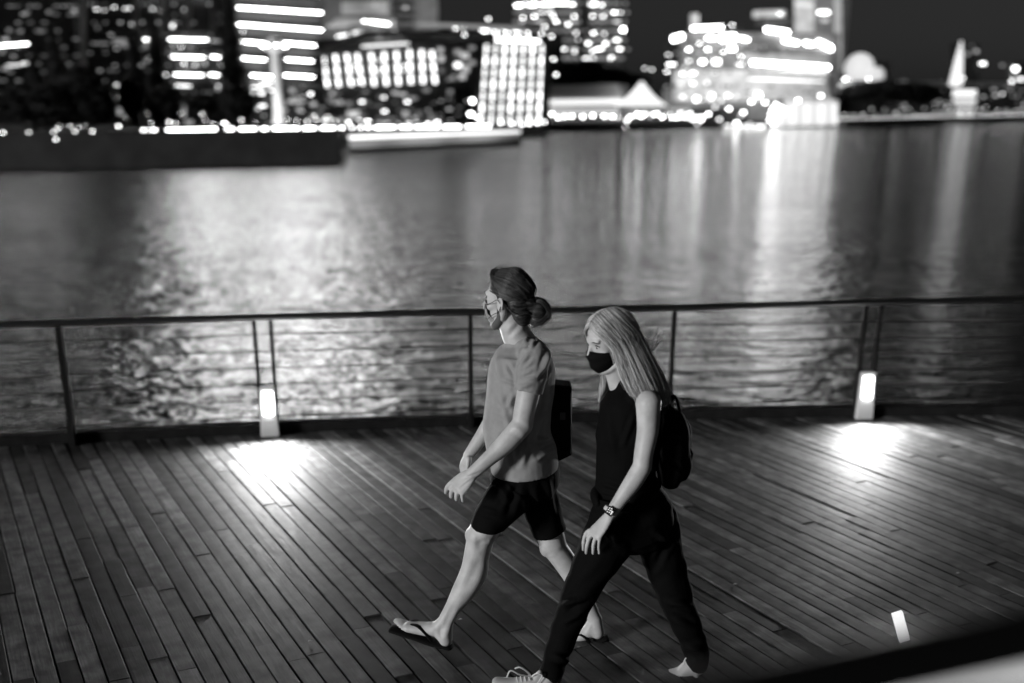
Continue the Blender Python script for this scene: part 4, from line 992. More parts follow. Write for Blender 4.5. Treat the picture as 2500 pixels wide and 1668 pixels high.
# near leg (front)
yl = YM - .09
hp, k1, an1 = P(1262, 1165, yl), P(1174, 1308, yl - .01), P(1089, 1512, yl)
bd.tube([hp, P(1225, 1225, yl), k1], [.070, .072, .066], n=26, sub=3)
bd.tube([k1, P(1163, 1360, yl), P(1156, 1400, yl), P(1128, 1450, yl), P(1103, 1488, yl), an1], [(.064, .064), (.059, .056), (.064, .058), (.053, .050), (.037, .036), (.035, .033)], n=26, sub=3)
bd.ell(P(1160, 1308, yl - .005), (.048, .045, .050))
def foot(mb, ank, heel, ball, toe, wdir):
    wd = Vector(wdir).normalized()
    mb.tube([heel + V3(0, 0, .004), ank.lerp(heel, .45)], [.033, .034], n=26)
    mb.tube([ank + V3(0, 0, .005), ank.lerp(heel, .55)], [(.034, .032), (.034, .031)], n=26)
    mid = heel.lerp(ball, .5)
    up = V3(0, 0, 1)
    mb.tube([heel + up * .005, ank.lerp(mid, .5) + up * -.008, mid.lerp(ank, .28), ball + up * .010], [(.031, .032), (.036, .036), (.034, .038), (.024, .045)], n=26, ref=up, sub=3)
    mb.tube([ank, mid.lerp(ank, .42), ball + up * .010], [(.032, .030), (.032, .034), (.022, .042)], n=26, ref=up, sub=3)
    for i in range(5):
        o = (i - 2) * .0175; L = (1.0, .98, .9, .8, .66)[i]; r = (.0125, .0095, .009, .0085, .008)[i]
        a = ball + wd * o * 1.0 + up * .004; b = a + (toe - ball) * L - up * .004
        mb.tube([a, a.lerp(b, .55) + up * .006, b], [r * 1.5, r * 1.15, r * 1.1], n=10, sub=2)
heel1, ball1, toe1 = P(1088, 1564, yl - .01), P(998, 1534, yl + .05), P(970, 1524, yl + .07)
foot(bd, an1, heel1, ball1, toe1, (.25, -1, .0))
# far leg (rear)
yr = YM + .07
k2, an2 = P(1352, 1335, yr - .02), P(1452, 1512, yr - .05)
bd.tube([P(1300, 1165, yr), P(1326, 1250, yr), k2], [.070, .072, .062], n=26, sub=3)
bd.tube([k2, P(1385, 1380, yr - .02), P(1412, 1425, yr - .03), P(1436, 1475, yr - .04), an2], [(.058, .058), (.055, .053), (.050, .048), (.036, .035), (.033, .032)], n=26, sub=3)
bd.ell(P(1338, 1338, yr - .03), (.042, .042, .046))
heel2, ball2, toe2 = P(1459, 1546, yr - .06), P(1400, 1566, yr - .03), P(1376, 1568, yr - .02)
foot(bd, an2, heel2, ball2, toe2, (.2, -1, 0))
mbody = bd.blob('body', M_skin1, man, .0042, 6, folds=[((1160, 1330), (1196, 1322), 9, -.004), ((1150, 1300), (1160, 1345), 8, .003), ((1120, 1480), (1085, 1560), 7, .004), ((1175, 1360), (1135, 1440), 10, -.003), ((1180, 1150), (1130, 1170), 3, -.0015), ((1160, 1165), (1120, 1195), 3, -.0015), ((1270, 790), (1240, 822), 6, -.003), ((1250, 1040), (1285, 1062), 8, .003)])
hm.eyes(mbody)
hm.mask('face_mask', M_maskw, man, top=.004, bot=-.112, wide=.86)
m = MB(); hm.t(m, [(.079, .057, -.014), (.035, .078, .0), (.0, .089, .014), (-.016, .092, .0)], [.0013] * 4, n=6, sub=4)
hm.t(m, [(.078, .051, -.076), (.035, .074, -.052), (-.004, .088, -.036), (-.018, .091, -.014)], [.0013] * 4, n=6, sub=4)
hm.t(m, [(.082, .056, -.010), (.086, .058, -.044), (.079, .051, -.078)], [.0015] * 3, n=6, sub=4)
m.build('mask_strap', M_rub, man, True)
m = MB()
for q in (-1, 1): hm.t(m, [(.004, q * .066, -.030), (.006, q * .060, -.068), (.045, q * .038, -.102), (.066, q * .012, -.108)], [(.012, .016), (.018, .018), (.018, .019), (.018, .018)], n=12, sub=3)
m.blob('beard', mat('short_beard', .09, .8, bump=(300, .8, .002)), man, .004, 3)
# hair: cap, nape and bun, then drawn-back locks
hr = MB()
hm.e(hr, -.026, 0, .050, (.098, .083, .088)); hm.e(hr, -.062, 0, .0, (.058, .070, .070)); hm.e(hr, -.070, 0, -.050, (.042, .056, .048)); hm.e(hr, .028, 0, .076, (.030, .052, .030))
bun = P(1313, 757, YM - .045)
hr.ell(P(1276, 775, YM - .02), (.045, .055, .040)); hr.ell(bun, (.042, .040, .044)); hr.tube([hm.p(-.095, 0, .0), bun], [.038, .028], n=12)
hr.ell(bun + V3(-.008, -.0, -.042), (.028, .028, .024))
hcap = hr.blob('hair', M_root1, man, .005, 5, rough=.0012)
gp = []
for i in range(15):
    a = -1.35 + 2.7 * i / 14      # around the hairline from right temple over the crown to left temple
    st = (.072 - .035 * abs(math.sin(a)) ** 1.5, .082 * math.sin(a), .050 + .082 * math.cos(a) ** .8 if math.cos(a) > 0 else .05)
    if abs(a) > 1.0: st = (.046, .079 * math.sin(a), .050)
    q = [hm.p(*st)]
    for t in (.3, .6, .85):
        f0, l0, u0 = st[0] + (-.118 - st[0]) * t, st[1] * (1 - .35 * t * t), st[2] + (.0 - st[2]) * t
        v_ = Vector(((f0 + .026) / .101, l0 / .087, (u0 - .050) / .092)); 
        if v_.length > .2: v_ = v_.normalized() * 1.0
        q.append(hm.p(v_.x * .101 - .026, v_.y * .087, v_.z * .092 + .050))
    q.append(bun + V3(-.018, 0, 0)); gp.append(q)
strands('hair_locks', M_hair1, hcap, gp, 700, .0009, .0026, 10, .7, 3)
gs = []
bl = Vector((-.14, 0, .01))
for i in range(17):
    a = -1.9 + 3.8 * i / 16; c0 = Vector((.030 - .05 * max(0, abs(a) - 1.2), .083 * math.sin(a), .050 + .085 * math.cos(a))); q = []
    for t in (0, .2, .4, .6, .8, 1):
        v = c0.lerp(bl, t); e_ = Vector(((v.x + .026) / .1005, v.y / .0855, (v.z - .050) / .0905))
        if e_.length < 1: e_ = e_.normalized()
        q.append(hm.p(e_.x * .1005 - .026, e_.y * .0855, e_.z * .0905 + .050))
    gs.append(q[:5] + [bun + V3(-.02, 0, 0)])
strands('hair_locks', M_hair1, hcap, gs, 900, .0009, .0018, 12, .7, 33)
lo = []
for i in range(7):
    a = -1 + 2 * i / 6; lo.append([hm.p(-.030, .075 * a, -.015), hm.p(-.075, .062 * a, -.045), hm.p(-.112, .03 * a, -.045), bun + V3(-.01, 0, -.025)])
strands('hair_locks', M_hair1, hcap, lo, 220, .0009, .0035, 8, .7, 5)
cl = []
for i in range(9):
    a = i * math.pi / 4; cl.append([bun + V3(-.02, 0, .0), bun + V3(.01 * math.cos(a), -.030 * math.sin(a + .5), .045), bun + V3(.046, -.02 * math.sin(a), .012 * math.cos(a)), bun + V3(.030, -.02, -.036), bun + V3(-.010, -.018, -.055), bun + V3(-.02, 0, -.035)])
strands('hair_bun', M_hair1, hcap, cl, 240, .0010, .007, 12, .7, 6)
fl = [[hm.p(.05, .02, .118), hm.p(.03, .02, .135), hm.p(-.03, .03, .142), hm.p(-.08, .02, .12)], [hm.p(.06, -.02, .112), hm.p(.07, .0, .130), hm.p(.0, .03, .14), hm.p(-.07, .04, .11)], [bun + V3(.02, 0, .02), bun + V3(.05, 0, .0), bun + V3(.055, 0, -.02), bun + V3(.045, 0, -.045)]]
strands('flyaway_hair', M_hair1, hcap, fl, 40, .0005, .011, 10, .5, 8)
sb = MB(); 
# t-shirt
ts_ = MB()
torso_blob(ts_, [(1238, 1314, 832, .070, .02), (1222, 1332, 845, .128, .02), (1206, 1347, 868, .188, .02), (1193, 1356, 900, .196, .01), (1188, 1354, 950, .186, 0), (1183, 1347, 1000, .176, 0), (1178, 1344, 1040, .175, 0), (1185, 1349, 1080, .180, 0), (1192, 1360, 1108, .190, 0), (1197, 1363, 1136, .196, 0), (1199, 1363, 1146, .196, 0)], YM, cap=False)
ts_.tube([P(1272, 852, YM), P(1266, 842, YM)], [(.076, .082), (.066, .068)], n=18)
ts_.ell(P(1306, 868, ys + .012), (.066, .068, .064)); ts_.ell(P(1280, 868, yf - .03), (.056, .060, .054)); ts_.tube([P(1276, 846, YM + .02), P(1303, 866, ys + .02)], [.050, .060], n=14); ts_.tube([P(1276, 850, YM + .02), P(1280, 866, yf - .04)], [.046, .052], n=14)
ts_.tube([P(1306, 868, ys + .01), P(1298, 915, ys - .01), P(1289, 958, ys - .025)], [(.070, .066), (.066, .062), (.063, .060)], n=18, sub=2, cap=False)
ts_.tube([P(1274, 875, yf), P(1254, 920, yf + .015), P(1236, 950, yf + .02)], [.066, .062, .060], n=16, sub=2, cap=False)
def sp(x, y, dy=0): return (x, y)
folds = [((1262, 905), (1292, 862), 5, .007), ((1258, 925), (1236, 885), 5, -.006), ((1260, 940), (1226, 925), 5, .006), ((1262, 955), (1236, 1000), 6, .006), ((1258, 935), (1258, 1040), 6, -.006),
         ((1218, 950), (1248, 1060), 6, .006), ((1345, 1066), (1312, 1082), 4, .006), ((1352, 1080), (1316, 1098), 4, -.007), ((1358, 1096), (1310, 1122), 5, .006), ((1326, 905), (1346, 850), 6, .008), ((1316, 930), (1340, 900), 5, -.006),
         ((1310, 822), (1296, 850), 4, .006), ((1298, 818), (1286, 846), 4, -.006), ((1286, 820), (1278, 842), 4, .005), ((1268, 905), (1300, 882), 5, .005), ((1268, 925), (1305, 912), 5, -.006), ((1265, 945), (1300, 938), 5, .005), ((1340, 960), (1318, 1050), 7, .007), ((1288, 1060), (1276, 1140), 7, .007), ((1240, 1075), (1258, 1140), 7, -.006), ((1214, 1050), (1222, 1135), 6, .006),
         ((1213, 870), (1222, 935), 6, .005), ((1300, 1085), (1345, 1060), 5, .005), ((1200, 1000), (1240, 1020), 7, .004), ((1330, 1000), (1310, 1110), 7, -.007), ((1262, 850), (1290, 840), 5, -.005)]
tee = ts_.blob('t_shirt', M_tee, man, .0055, 4, folds=folds, rough=.0010)
def oncloth(o, x, y, lift=.001):
    org = Vector((0, 0, CAMH)); d = ray(x, y).normalized(); L_ = o.parent.location if o.parent else Vector((0, 0, 0))
    ok, loc, nn_, _i = o.ray_cast(org - L_, d); return (loc + L_ - d * lift) if ok else None
m = MB(); ring = [P(1272, 843, YM) + V3(math.cos(a) * .066, math.sin(a) * .070, .012 + .022 * math.cos(a)) for a in [i * math.pi / 12 for i in range(25)]]
m.tube(ring, [.005] * 25, n=6, cap=False); m.build('collar', M_tee, tee, True)
# shorts
sr = MB()
torso_blob(sr, [(1207, 1358, 1112, .165, 0), (1202, 1364, 1140, .176, 0), (1196, 1366, 1172, .178, 0), (1202, 1354, 1196, .150, 0)], YM, cap=False)
sr.tube([P(1264, 1190, yl), P(1228, 1228, yl), P(1196, 1272, yl - .005), P(1191, 1288, yl - .005)], [(.104, .098), (.098, .100), (.080, .096), (.080, .095)], n=22, sub=2, cap=False)
sr.tube([P(1302, 1185, yr), P(1318, 1225, yr), P(1336, 1282, yr - .01), P(1342, 1300, yr - .01)], [(.100, .098), (.092, .098), (.082, .092), (.082, .090)], n=22, sub=2, cap=False)
sr.blob('shorts', M_short, man, .006, 4, folds=[((1200, 1165), (1250, 1230), 8, .008), ((1262, 1180), (1238, 1262), 8, -.009), ((1335, 1170), (1350, 1260), 8, .008), ((1290, 1190), (1310, 1280), 8, -.008), ((1175, 1240), (1215, 1255), 7, .006)], rough=.002)
# flip-flops
def flipflop(pts_, wd, strap, parent):
    wd = Vector(wd).normalized(); m = MB(); m.tube([p - V3(0, 0, .027) for p in pts_], [(.013, .036), (.013, .039), (.013, .044), (.013, .048), (.012, .042)], n=16, ref=(0, 0, 1), sub=3)
    so_ = m.build('flip_flop', M_rub, parent, True)
    m = MB(); a, b = strap
    for q in (-1, 1): m.tube([a + V3(0, 0, .020), a.lerp(b, .5) + wd * q * .034 + V3(0, 0, .040), b + wd * q * .048 - V3(0, 0, .006)], [(.004, .007), (.004, .016), (.004, .015)], n=8, sub=4, ref=(0, 0, 1))
    m.build('strap', M_rub, so_, True)
flipflop([heel1 + V3(.022, 0, -.006), heel1.lerp(ball1, .35) + V3(0, 0, -.006), heel1.lerp(ball1, .75), ball1 + V3(0, 0, 0), toe1 + V3(-.026, .0, .004)], (.25, -1, 0), (ball1.lerp(toe1, .2), heel1.lerp(ball1, .42)), man)
flipflop([heel2 + V3(.045, 0, .004), heel2.lerp(ball2, .35) + V3(.01, 0, -.004), heel2.lerp(ball2, .75), ball2 + V3(0, 0, 0), toe2 + V3(-.02, 0, .0)], (.2, -1, 0), (ball2.lerp(toe2, .2), heel2.lerp(ball2, .42)), man)
# flat black bag behind his back
e = empty('flat_bag', P(1375, 1040, YM + .10), 'flat black rectangular bag carried behind the back of the man', 'bag')
q = [(1338, 939), (1397, 945), (1397, 1112), (1366, 1127), (1340, 1120)]
m = MB(); m.prism([P(x, y, YM + .02) for x, y in q], V3(0, .13, 0)); o = m.build('bag_body', M_bag, e)
bv = o.modifiers.new('b', 'BEVEL'); bv.width = .008; bv.segments = 3
m = MB(); m.prism([P(1336, 950, YM + .008), P(1390, 954, YM + .008), P(1390, 1010, YM + .008), P(1336, 1006, YM + .008)], V3(0, .008, 0)); fl_ = m.build('flap', M_bag, e)
m = MB(); m.box(P(1374, 1016, YM + .010), (.024, .008, .034)); m.build('buckle', mat('dark_buckle', .05, .4), fl_)
m = MB(); m.tube([P(1394, 960, YM + .018), P(1394, 1108, YM + .018)], [.0018, .0018], n=6); m.build('piping', mat('dark_piping', .035, .5), e, True)
m = MB(); m.tube([P(1352, 945, YM + .12), P(1322, 880, YM + .15), P(1300, 842, YM + .12), P(1262, 880, YM + .22), P(1240, 960, YM + .2)], [(.012, .002)] * 5, n=6, sub=4); m.build('bag_strap', M_bag, e, True)

# ---- the woman
YW = 4.53
wom = empty('person', V3(P(1540, 1650, YW).x, YW, 0), 'woman with long blonde hair, black mask and sleeveless black outfit walking left, looking down', 'person')
bd = MB()
rowsw = [(1496, 1570, 972, .080, .01), (1484, 1592, 992, .120, .01), (1476, 1600, 1020, .128, 0), (1472, 1592, 1060, .122, 0), (1474, 1584, 1110, .108, 0), (1474, 1588, 1160, .112, 0), (1470, 1608, 1215, .135, 0), (1470, 1620, 1250, .140, 0)]
torso_blob(bd, rowsw, YW)
bd.tube([P(1528, 985, YW), P(1515, 945, YW), P(1500, 890, YW)], [.056, .046, .047], n=26, sub=2)
hw_ = Head(P(1492, 834, YW), math.radians(25), math.radians(-16), 0, .96)
hw_.build(bd); hw_.e(bd, .040, 0, .052, (.052, .060, .050))
ya = YW - .165
sh_, el_, wr_ = P(1583, 985, ya), P(1568, 1140, ya - .04), P(1489, 1258, ya - .07)
bd.ell(sh_, (.052, .048, .052)); bd.tube([sh_, P(1582, 1050, ya - .015), P(1572, 1105, ya - .03), el_], [.050, .044, .039, .038], n=26, sub=3)
bd.tube([el_, P(1545, 1178, ya - .05), P(1515, 1220, ya - .06), wr_], [(.039, .038), (.038, .036), (.030, .028), (.025, .021)], n=26, sub=3)
kn = P(1452, 1306, ya - .08)
ks = [P(1431, 1302, ya - .045), P(1441, 1310, ya - .065), P(1454, 1313, ya - .085), P(1466, 1310, ya - .10)]
ts = [P(1424, 1343, ya - .035), P(1431, 1351, ya - .055), P(1448, 1352, ya - .08), P(1463, 1352, ya - .095)]
hand(bd, wr_, kn, list(zip(ks, ts)), .0235, (-.45, -.85, .2), .5, (P(1462, 1278, ya - .03), P(1442, 1296, ya - .01), P(1434, 1318, ya - .005)))
yb_ = YW + .165
bd.ell(P(1505, 985, yb_ - .01), (.048, .046, .048)); bd.tube([P(1505, 985, yb_), P(1508, 1060, yb_ + .02), P(1512, 1140, yb_ + .03)], [.044, .038, .035], n=26, sub=2)
bd.tube([P(1512, 1140, yb_ + .03), P(1520, 1200, yb_ + .01), P(1522, 1250, yb_)], [.035, .03, .022], n=26, sub=2)
kk = P(1520, 1290, yb_ - .01)
hand(bd, P(1522, 1250, yb_), kk, [(kk + V3(-.02, .01, -.01), kk + V3(-.02, .01, -.08)), (kk + V3(-.008, .01, -.01), kk + V3(-.008, .01, -.09)), (kk + V3(.006, .01, -.01), kk + V3(.006, .01, -.085)), (kk + V3(.02, .01, -.01), kk + V3(.02, .01, -.07))], .021, (-.3, .9, .1), .4)
# legs under the trousers, ankles and feet
yl, yr = YW - .07, YW + .05
bd.tube([P(1508, 1265, yl), P(1440, 1400, yl - .01), P(1408, 1465, yl - .02), P(1383, 1530, yl - .02), P(1362, 1590, yl - .03), P(1342, 1655, yl - .10)], [.06, .045, .042, .040, .036, .034], n=26, sub=3)
bd.tube([P(1580, 1250, yr), P(1640, 1445, yr), P(1700, 1610, yr + .02)], [.08, .055, .034], n=26, sub=3)
wbody = bd.blob('body', M_skin2, wom, .0040, 6)
hw_.eyes(wbody)
hw_.mask('face_mask', M_maskb, wom, top=-.004, bot=-.118, wide=1.2)
m = MB(); hw_.t(m, [(.050, .068, -.022), (.0, .084, .0), (-.02, .088, -.012), (-.005, .082, -.035), (.040, .062, -.070)], [.002] * 5, n=6, sub=4); m.build('mask_strap', M_rub, wom, True)
# sleeveless top
tp = MB()
torso_blob(tp, [(1494, 1568, 944, .078, .0), (1480, 1582, 960, .108, .0), (1467, 1596, 982, .132, .0), (1460, 1600, 1020, .142, 0), (1454, 1612, 1060, .150, 0), (1456, 1602, 1100, .140, 0), (1455, 1600, 1150, .138, 0), (1452, 1606, 1190, .142, 0), (1447, 1614, 1216, .148, 0), (1454, 1612, 1230, .140, 0)], YW)
tp.tube([P(1532, 985, YW - .03), P(1556, 968, YW - .105)], [.062, .034], n=14); tp.tube([P(1532, 985, YW + .03), P(1520, 968, YW + .11)], [.062, .034], n=14)

top_ = tp.blob('sleeveless_top', M_black, wom, .0055, 4, folds=[((1470, 1180), (1530, 1200), 6, 0.0066), ((1460, 1210), (1520, 1225), 6, -0.0066), ((1550, 1010), (1520, 1090), 6, 0.0055), ((1480, 1000), (1500, 1120), 9, 0.0055)], rough=.0012)
# trousers
tr = MB(); tr.ell(P(1455, 1214, YW - .03), (.022, .09, .034))
torso_blob(tr, [(1450, 1624, 1218, .158, 0), (1446, 1640, 1245, .166, 0), (1450, 1648, 1262, .165, 0)], YW)
tr.tube([P(1508, 1265, yl), P(1476, 1335, yl), P(1440, 1400, yl - .01), P(1408, 1465, yl - .02), P(1383, 1530, yl - .02), P(1362, 1590, yl - .03), P(1342, 1655, yl - .10)], [(.118, .108), (.108, .098), (.088, .086), (.074, .076), (.066, .068), (.060, .062), (.050, .056)], n=22, sub=3)
tr.tube([P(1592, 1265, yr), P(1612, 1335, yr), P(1634, 1410, yr), P(1655, 1478, yr), P(1680, 1535, yr), P(1698, 1585, yr + .01), P(1703, 1618, yr + .01)], [(.112, .108), (.096, .096), (.084, .084), (.074, .076), (.064, .066), (.058, .060), (.052, .054)], n=22, sub=3)
trf = [((1410, 1462), (1372, 1478), 7, 0.0099), ((1440, 1470), (1380, 1495), 7, -0.0099), ((1420, 1500), (1375, 1520), 7, 0.0077), ((1600, 1300), (1650, 1330), 8, 0.0110), ((1640, 1300), (1600, 1380), 8, -0.0088),
       ((1630, 1470), (1690, 1480), 7, 0.0099), ((1640, 1500), (1700, 1520), 7, -0.0088), ((1470, 1290), (1520, 1330), 9, 0.0088), ((1350, 1600), (1400, 1620), 7, 0.0077), ((1670, 1580), (1720, 1590), 7, 0.0077), ((1520, 1260), (1500, 1330), 7, 0.0077)]
tr.blob('trousers', M_black, wom, .006, 4, folds=trf, rough=.0035)
m = MB(); m.tube([P(1447 + 4, 1226, YW - .06), P(1490, 1236, YW - .158), P(1545, 1240, YW - .165), P(1600, 1238, YW - .12), P(1628, 1228, YW)], [(.018, .005)] * 5, n=8, sub=4, ref=(0, 0, 1)); m.build('waistband', M_black, wom, True)
# shoes
def shoe(heel, ball, toe, wd, cuff, parent, laces=True):
    wd = Vector(wd).normalized(); up = V3(0, 0, 1)
    m = MB(); m.tube([heel, heel.lerp(ball, .5) + up * .008, ball, toe], [(.040, .036), (.040, .038), (.030, .046), (.020, .036)], n=18, ref=up, sub=4)
    m.tube([heel + up * .01, cuff], [.040, .038], n=14); m.tube([heel.lerp(ball, .35) + up * .02, heel.lerp(ball, .2).lerp(cuff, .8) + V3(-.03, 0, .035)], [.028, .013], n=12)
    sh_ = m.blob('sneaker', M_shoe, parent, .005, 4)
    m = MB(); m.tube([heel - up * .035, heel.lerp(ball, .5) - up * .033, ball - up * .026, toe - up * .018], [(.010, .041), (.010, .041), (.009, .050), (.008, .040)], n=18, ref=up, sub=3); m.build('sole', M_shoe, sh_, True)
    m = MB(); c = heel.lerp(ball, .42) + up * .055
    if laces is not None:
        if not laces: m.tube([c, c + V3(-.03, -.03, .018), c + V3(-.04, -.035, -.01)], [.0032] * 3, n=6, sub=4)
    if laces:
        m.tube([c, c + V3(-.02, -.02, .035), c + V3(-.05, -.03, .060), c + V3(-.07, -.03, .055)], [.0034] * 4, n=6, sub=4)
        m.tube([c, c + V3(-.05, -.03, .025), c + V3(-.09, -.04, .05), c + V3(-.105, -.04, .02)], [.0032] * 4, n=6, sub=4)
        m.tube([c, c + V3(.02, -.03, .03), c + V3(.045, -.03, .02), c + V3(.02, -.04, -.02)], [.0032] * 4, n=6, sub=4)
    if True:
        for k in range(4):
            cc = heel.lerp(ball, .5 + k * .13) + up * (.048 - k * .006)
            m.tube([cc - wd * .022, cc + up * .004, cc + wd * .022], [.003] * 3, n=6, sub=2)
        m.build('shoelace', M_lace, sh_, True)
h1 = P(1328, 1690, 4.33); h1.z = .055
shoe(h1, h1 + V3(-.13, .02, .012), h1 + V3(-.205, .03, .022), (.1, -1, 0), P(1340, 1655, yl - .11), wom)
h2 = P(1704, 1628, yr + .01)
shoe(h2, h2 + V3(-.075, .02, -.045), h2 + V3(-.125, .03, -.055), (.1, -1, 0), h2 + V3(.0, 0, .03), wom, False)

# hair
hr = MB()
hw_.e(hr, -.022, 0, .050, (.100, .083, .086)); hw_.e(hr, -.052, 0, .0, (.070, .076, .085))
hr.tube([P(1545, 830, YW + .0), P(1566, 880, YW + .01), P(1588, 930, YW + .0), P(1606, 975, YW - .02)], [(.044, .062), (.046, .074), (.034, .074), (.014, .04)], n=20, ref=(1, 0, 0), sub=3)
hr.tube([P(1512, 830, YW - .065), P(1528, 880, YW - .085), P(1548, 930, YW - .115), P(1566, 960, YW - .14)], [(.020, .012), (.024, .014), (.020, .012), (.008, .006)], n=16, ref=(1, 0, 0), sub=3)
hr.tube([P(1478, 900, YW + .085), P(1474, 940, YW + .10), P(1462, 980, YW + .09)], [(.020, .02), (.018, .016), (.006, .006)], n=10, sub=3)
cap = hr.blob('hair', M_root2, wom, .0055, 6, rough=.0016)
def W(x, y, dy): return P(x, y, YW + dy)
def L3(f, l, u): return hw_.p(f, l, u)
near = [  # near-side locks, front to back, all springing from the parting
    [L3(.082, .0, .100), L3(.088, .040, .078), L3(.068, .072, .040), L3(.048, .084, -.010), W(1510, 905, -.11), W(1530, 948, -.135), W(1552, 972, -.155)],
    [L3(.068, .0, .118), L3(.070, .052, .092), L3(.046, .082, .040), L3(.026, .092, -.015), W(1528, 915, -.12), W(1548, 955, -.145), W(1560, 975, -.16)],
    [L3(.045, .0, .134), L3(.048, .058, .108), L3(.020, .090, .040), L3(.002, .098, -.020), W(1552, 925, -.13), W(1572, 968, -.155), W(1582, 988, -.16)],
    [L3(.018, .0, .142), L3(.018, .062, .115), L3(-.012, .092, .040), L3(-.028, .100, -.020), W(1578, 930, -.125), W(1598, 975, -.13), W(1606, 995, -.12)],
    [L3(-.015, .0, .143), L3(-.018, .062, .114), L3(-.050, .088, .045), L3(-.070, .088, -.020), W(1600, 930, -.09), W(1614, 975, -.09), W(1620, 995, -.08)],
    [L3(-.045, .0, .136), L3(-.055, .052, .105), L3(-.088, .066, .045), L3(-.105, .066, -.020), W(1616, 930, -.05), W(1628, 968, -.045), W(1634, 986, -.04)],
    [L3(-.070, .0, .122), L3(-.092, .034, .090), L3(-.115, .036, .035), L3(-.124, .036, -.025), W(1625, 935, .0), W(1635, 968, .0), W(1640, 986, .0)],
    [L3(-.075, -.010, .118), L3(-.105, .0, .085), L3(-.125, -.02, .035), L3(-.130, -.02, -.025), W(1620, 940, .05), W(1630, 968, .05), W(1632, 984, .05)]]
strands('hair_locks', M_hair2, cap, near, 2800, .0009, .0042, 16, .45, 11)
far_ = [[L3(.082, .0, .100), L3(.090, -.036, .076), L3(.072, -.070, .040), L3(.056, -.082, -.02), W(1478, 905, .09), W(1466, 950, .10), W(1460, 982, .09)],
    [L3(.050, .0, .132), L3(.050, -.058, .105), L3(.030, -.088, .040), L3(.020, -.094, -.02), W(1490, 905, .09), W(1478, 945, .11), W(1470, 975, .10)],
    [L3(.0, .0, .142), L3(.0, -.062, .112), L3(-.020, -.092, .040), L3(-.03, -.10, -.02), W(1505, 905, .10), W(1500, 950, .12), W(1496, 980, .12)],
    [L3(-.05, .0, .134), L3(-.06, -.05, .105), L3(-.085, -.066, .040), L3(-.10, -.07, -.02), W(1580, 920, .10), W(1600, 960, .08), W(1606, 984, .06)]]
strands('hair_wisps', M_hair2, cap, near, 320, .0006, .011, 16, .4, 21)
strands('hair_locks', M_hair2, cap, far_, 600, .0009, .0042, 14, .45, 12)
fy = [[W(1545, 800, .0), W(1580, 830, .02), W(1592, 800, .03), W(1596, 785, .04)], [W(1560, 830, .0), W(1590, 850, .02), W(1608, 822, .03), W(1622, 812, .04)], [W(1575, 860, .0), W(1596, 860, .01), W(1612, 842, .02), W(1622, 830, .03)], [W(1500, 750, 0), W(1500, 742, 0), W(1506, 738, .0), W(1514, 744, 0)]]
strands('flyaway_hair', M_hair2, cap, fy, 36, .0005, .010, 10, .4, 14)

# wristwatch
c = P(1491, 1247, ya - .07); ax = (P(1515, 1220, ya - .06) - wr_).normalized(); view = (V3(0, 0, CAMH) - c).normalized(); n_ = (view - ax * view.dot(ax)).normalized(); tt = ax.cross(n_)
m = MB(); m.tube([c + (n_ * math.cos(a) * .0245 + tt * math.sin(a) * .0285) for a in [i * math.pi / 12 for i in range(25)]], [(.0095, .002)] * 25, n=8, ref=ax, cap=False)
wch = m.build('watch_band', M_boll, wom, True)
Rw = Matrix((tt, ax, n_)).transposed(); fc = c + n_ * .0285
m = MB(); m.box(fc, (.032, .036, .010), M=Rw); o = m.build('watch_case', mat('watch_metal', .12, .3, .9), wch)
bv = o.modifiers.new('b', 'BEVEL'); bv.width = .004; bv.segments = 3
m = MB(); m.box(fc + n_ * .0056, (.028, .032, .0012), M=Rw); m.build('watch_glass', mat('watch_glass_black', .004, .1), wch)
G_w = glow('watch_icons', .75)
for dx, dy in ((-.009, .010), (-.001, .012), (-.010, .002), (-.002, .003), (-.009, -.007), (-.001, -.006)):
    m = MB(); m.ell(fc + tt * dx + ax * dy + n_ * .0066, (.0027, .0027, .0006), Rw, 8, 6); m.build('watch_icon', G_w, wch)
m = MB(); m.box(fc + tt * .008 + ax * -.004 + n_ * .0066, (.005, .013, .0008), M=Rw); m.box(fc + tt * .006 + ax * .004 + n_ * .0066, (.010, .004, .0008), M=Rw); m.build('watch_icon', G_w, wch)

# backpack
e = empty('backpack', P(1640, 1080, YW + .02), 'small black backpack worn on the back of the blonde woman', 'backpack')
bk = MB()
pts = [P(1628, 1010, YW), P(1636, 1030, YW), P(1640, 1080, YW), P(1638, 1130, YW), P(1634, 1160, YW)]
bk.tube(pts, [(.040, .09), (.066, .125), (.074, .135), (.070, .135), (.052, .12)], n=24, ref=(1, 0, 0), sub=3)
bk.tube([P(1664, 1100, YW), P(1668, 1130, YW), P(1664, 1155, YW)], [(.030, .09), (.034, .10), (.024, .09)], n=18, ref=(1, 0, 0), sub=2)

pk = bk.blob('pack_body', M_bag, e, .006, 4, folds=[((1620, 1060), (1680, 1070), 6, 0.0055), ((1620, 1120), (1670, 1150), 6, -0.0055)], rough=.0015)
m = MB(); m.tube([P(1628, 1004, YW - .02), P(1640, 972, YW - .02), P(1652, 975, YW - .01), P(1664, 1018, YW - .01)], [(.010, .004)] * 4, n=8, sub=5); m.build('grab_loop', M_bag, e, True)
m = MB(); m.tube([P(1610, 1010, YW - .10), P(1586, 975, YW - .115), P(1560, 985, YW - .125), P(1548, 1030, YW - .13), P(1562, 1100, YW - .13), P(1600, 1150, YW - .12)], [(.002, .013)] * 6, n=8, sub=5, ref=(0, 1, 0)); m.build('shoulder_strap', M_bag, e, True)
m = MB(); m.tube([P(1682, 1090, YW - .03), P(1690, 1108, YW - .03), P(1688, 1126, YW - .03)], [.004, .005, .002], n=6); m.build('zip_pull', M_bag, e, True)
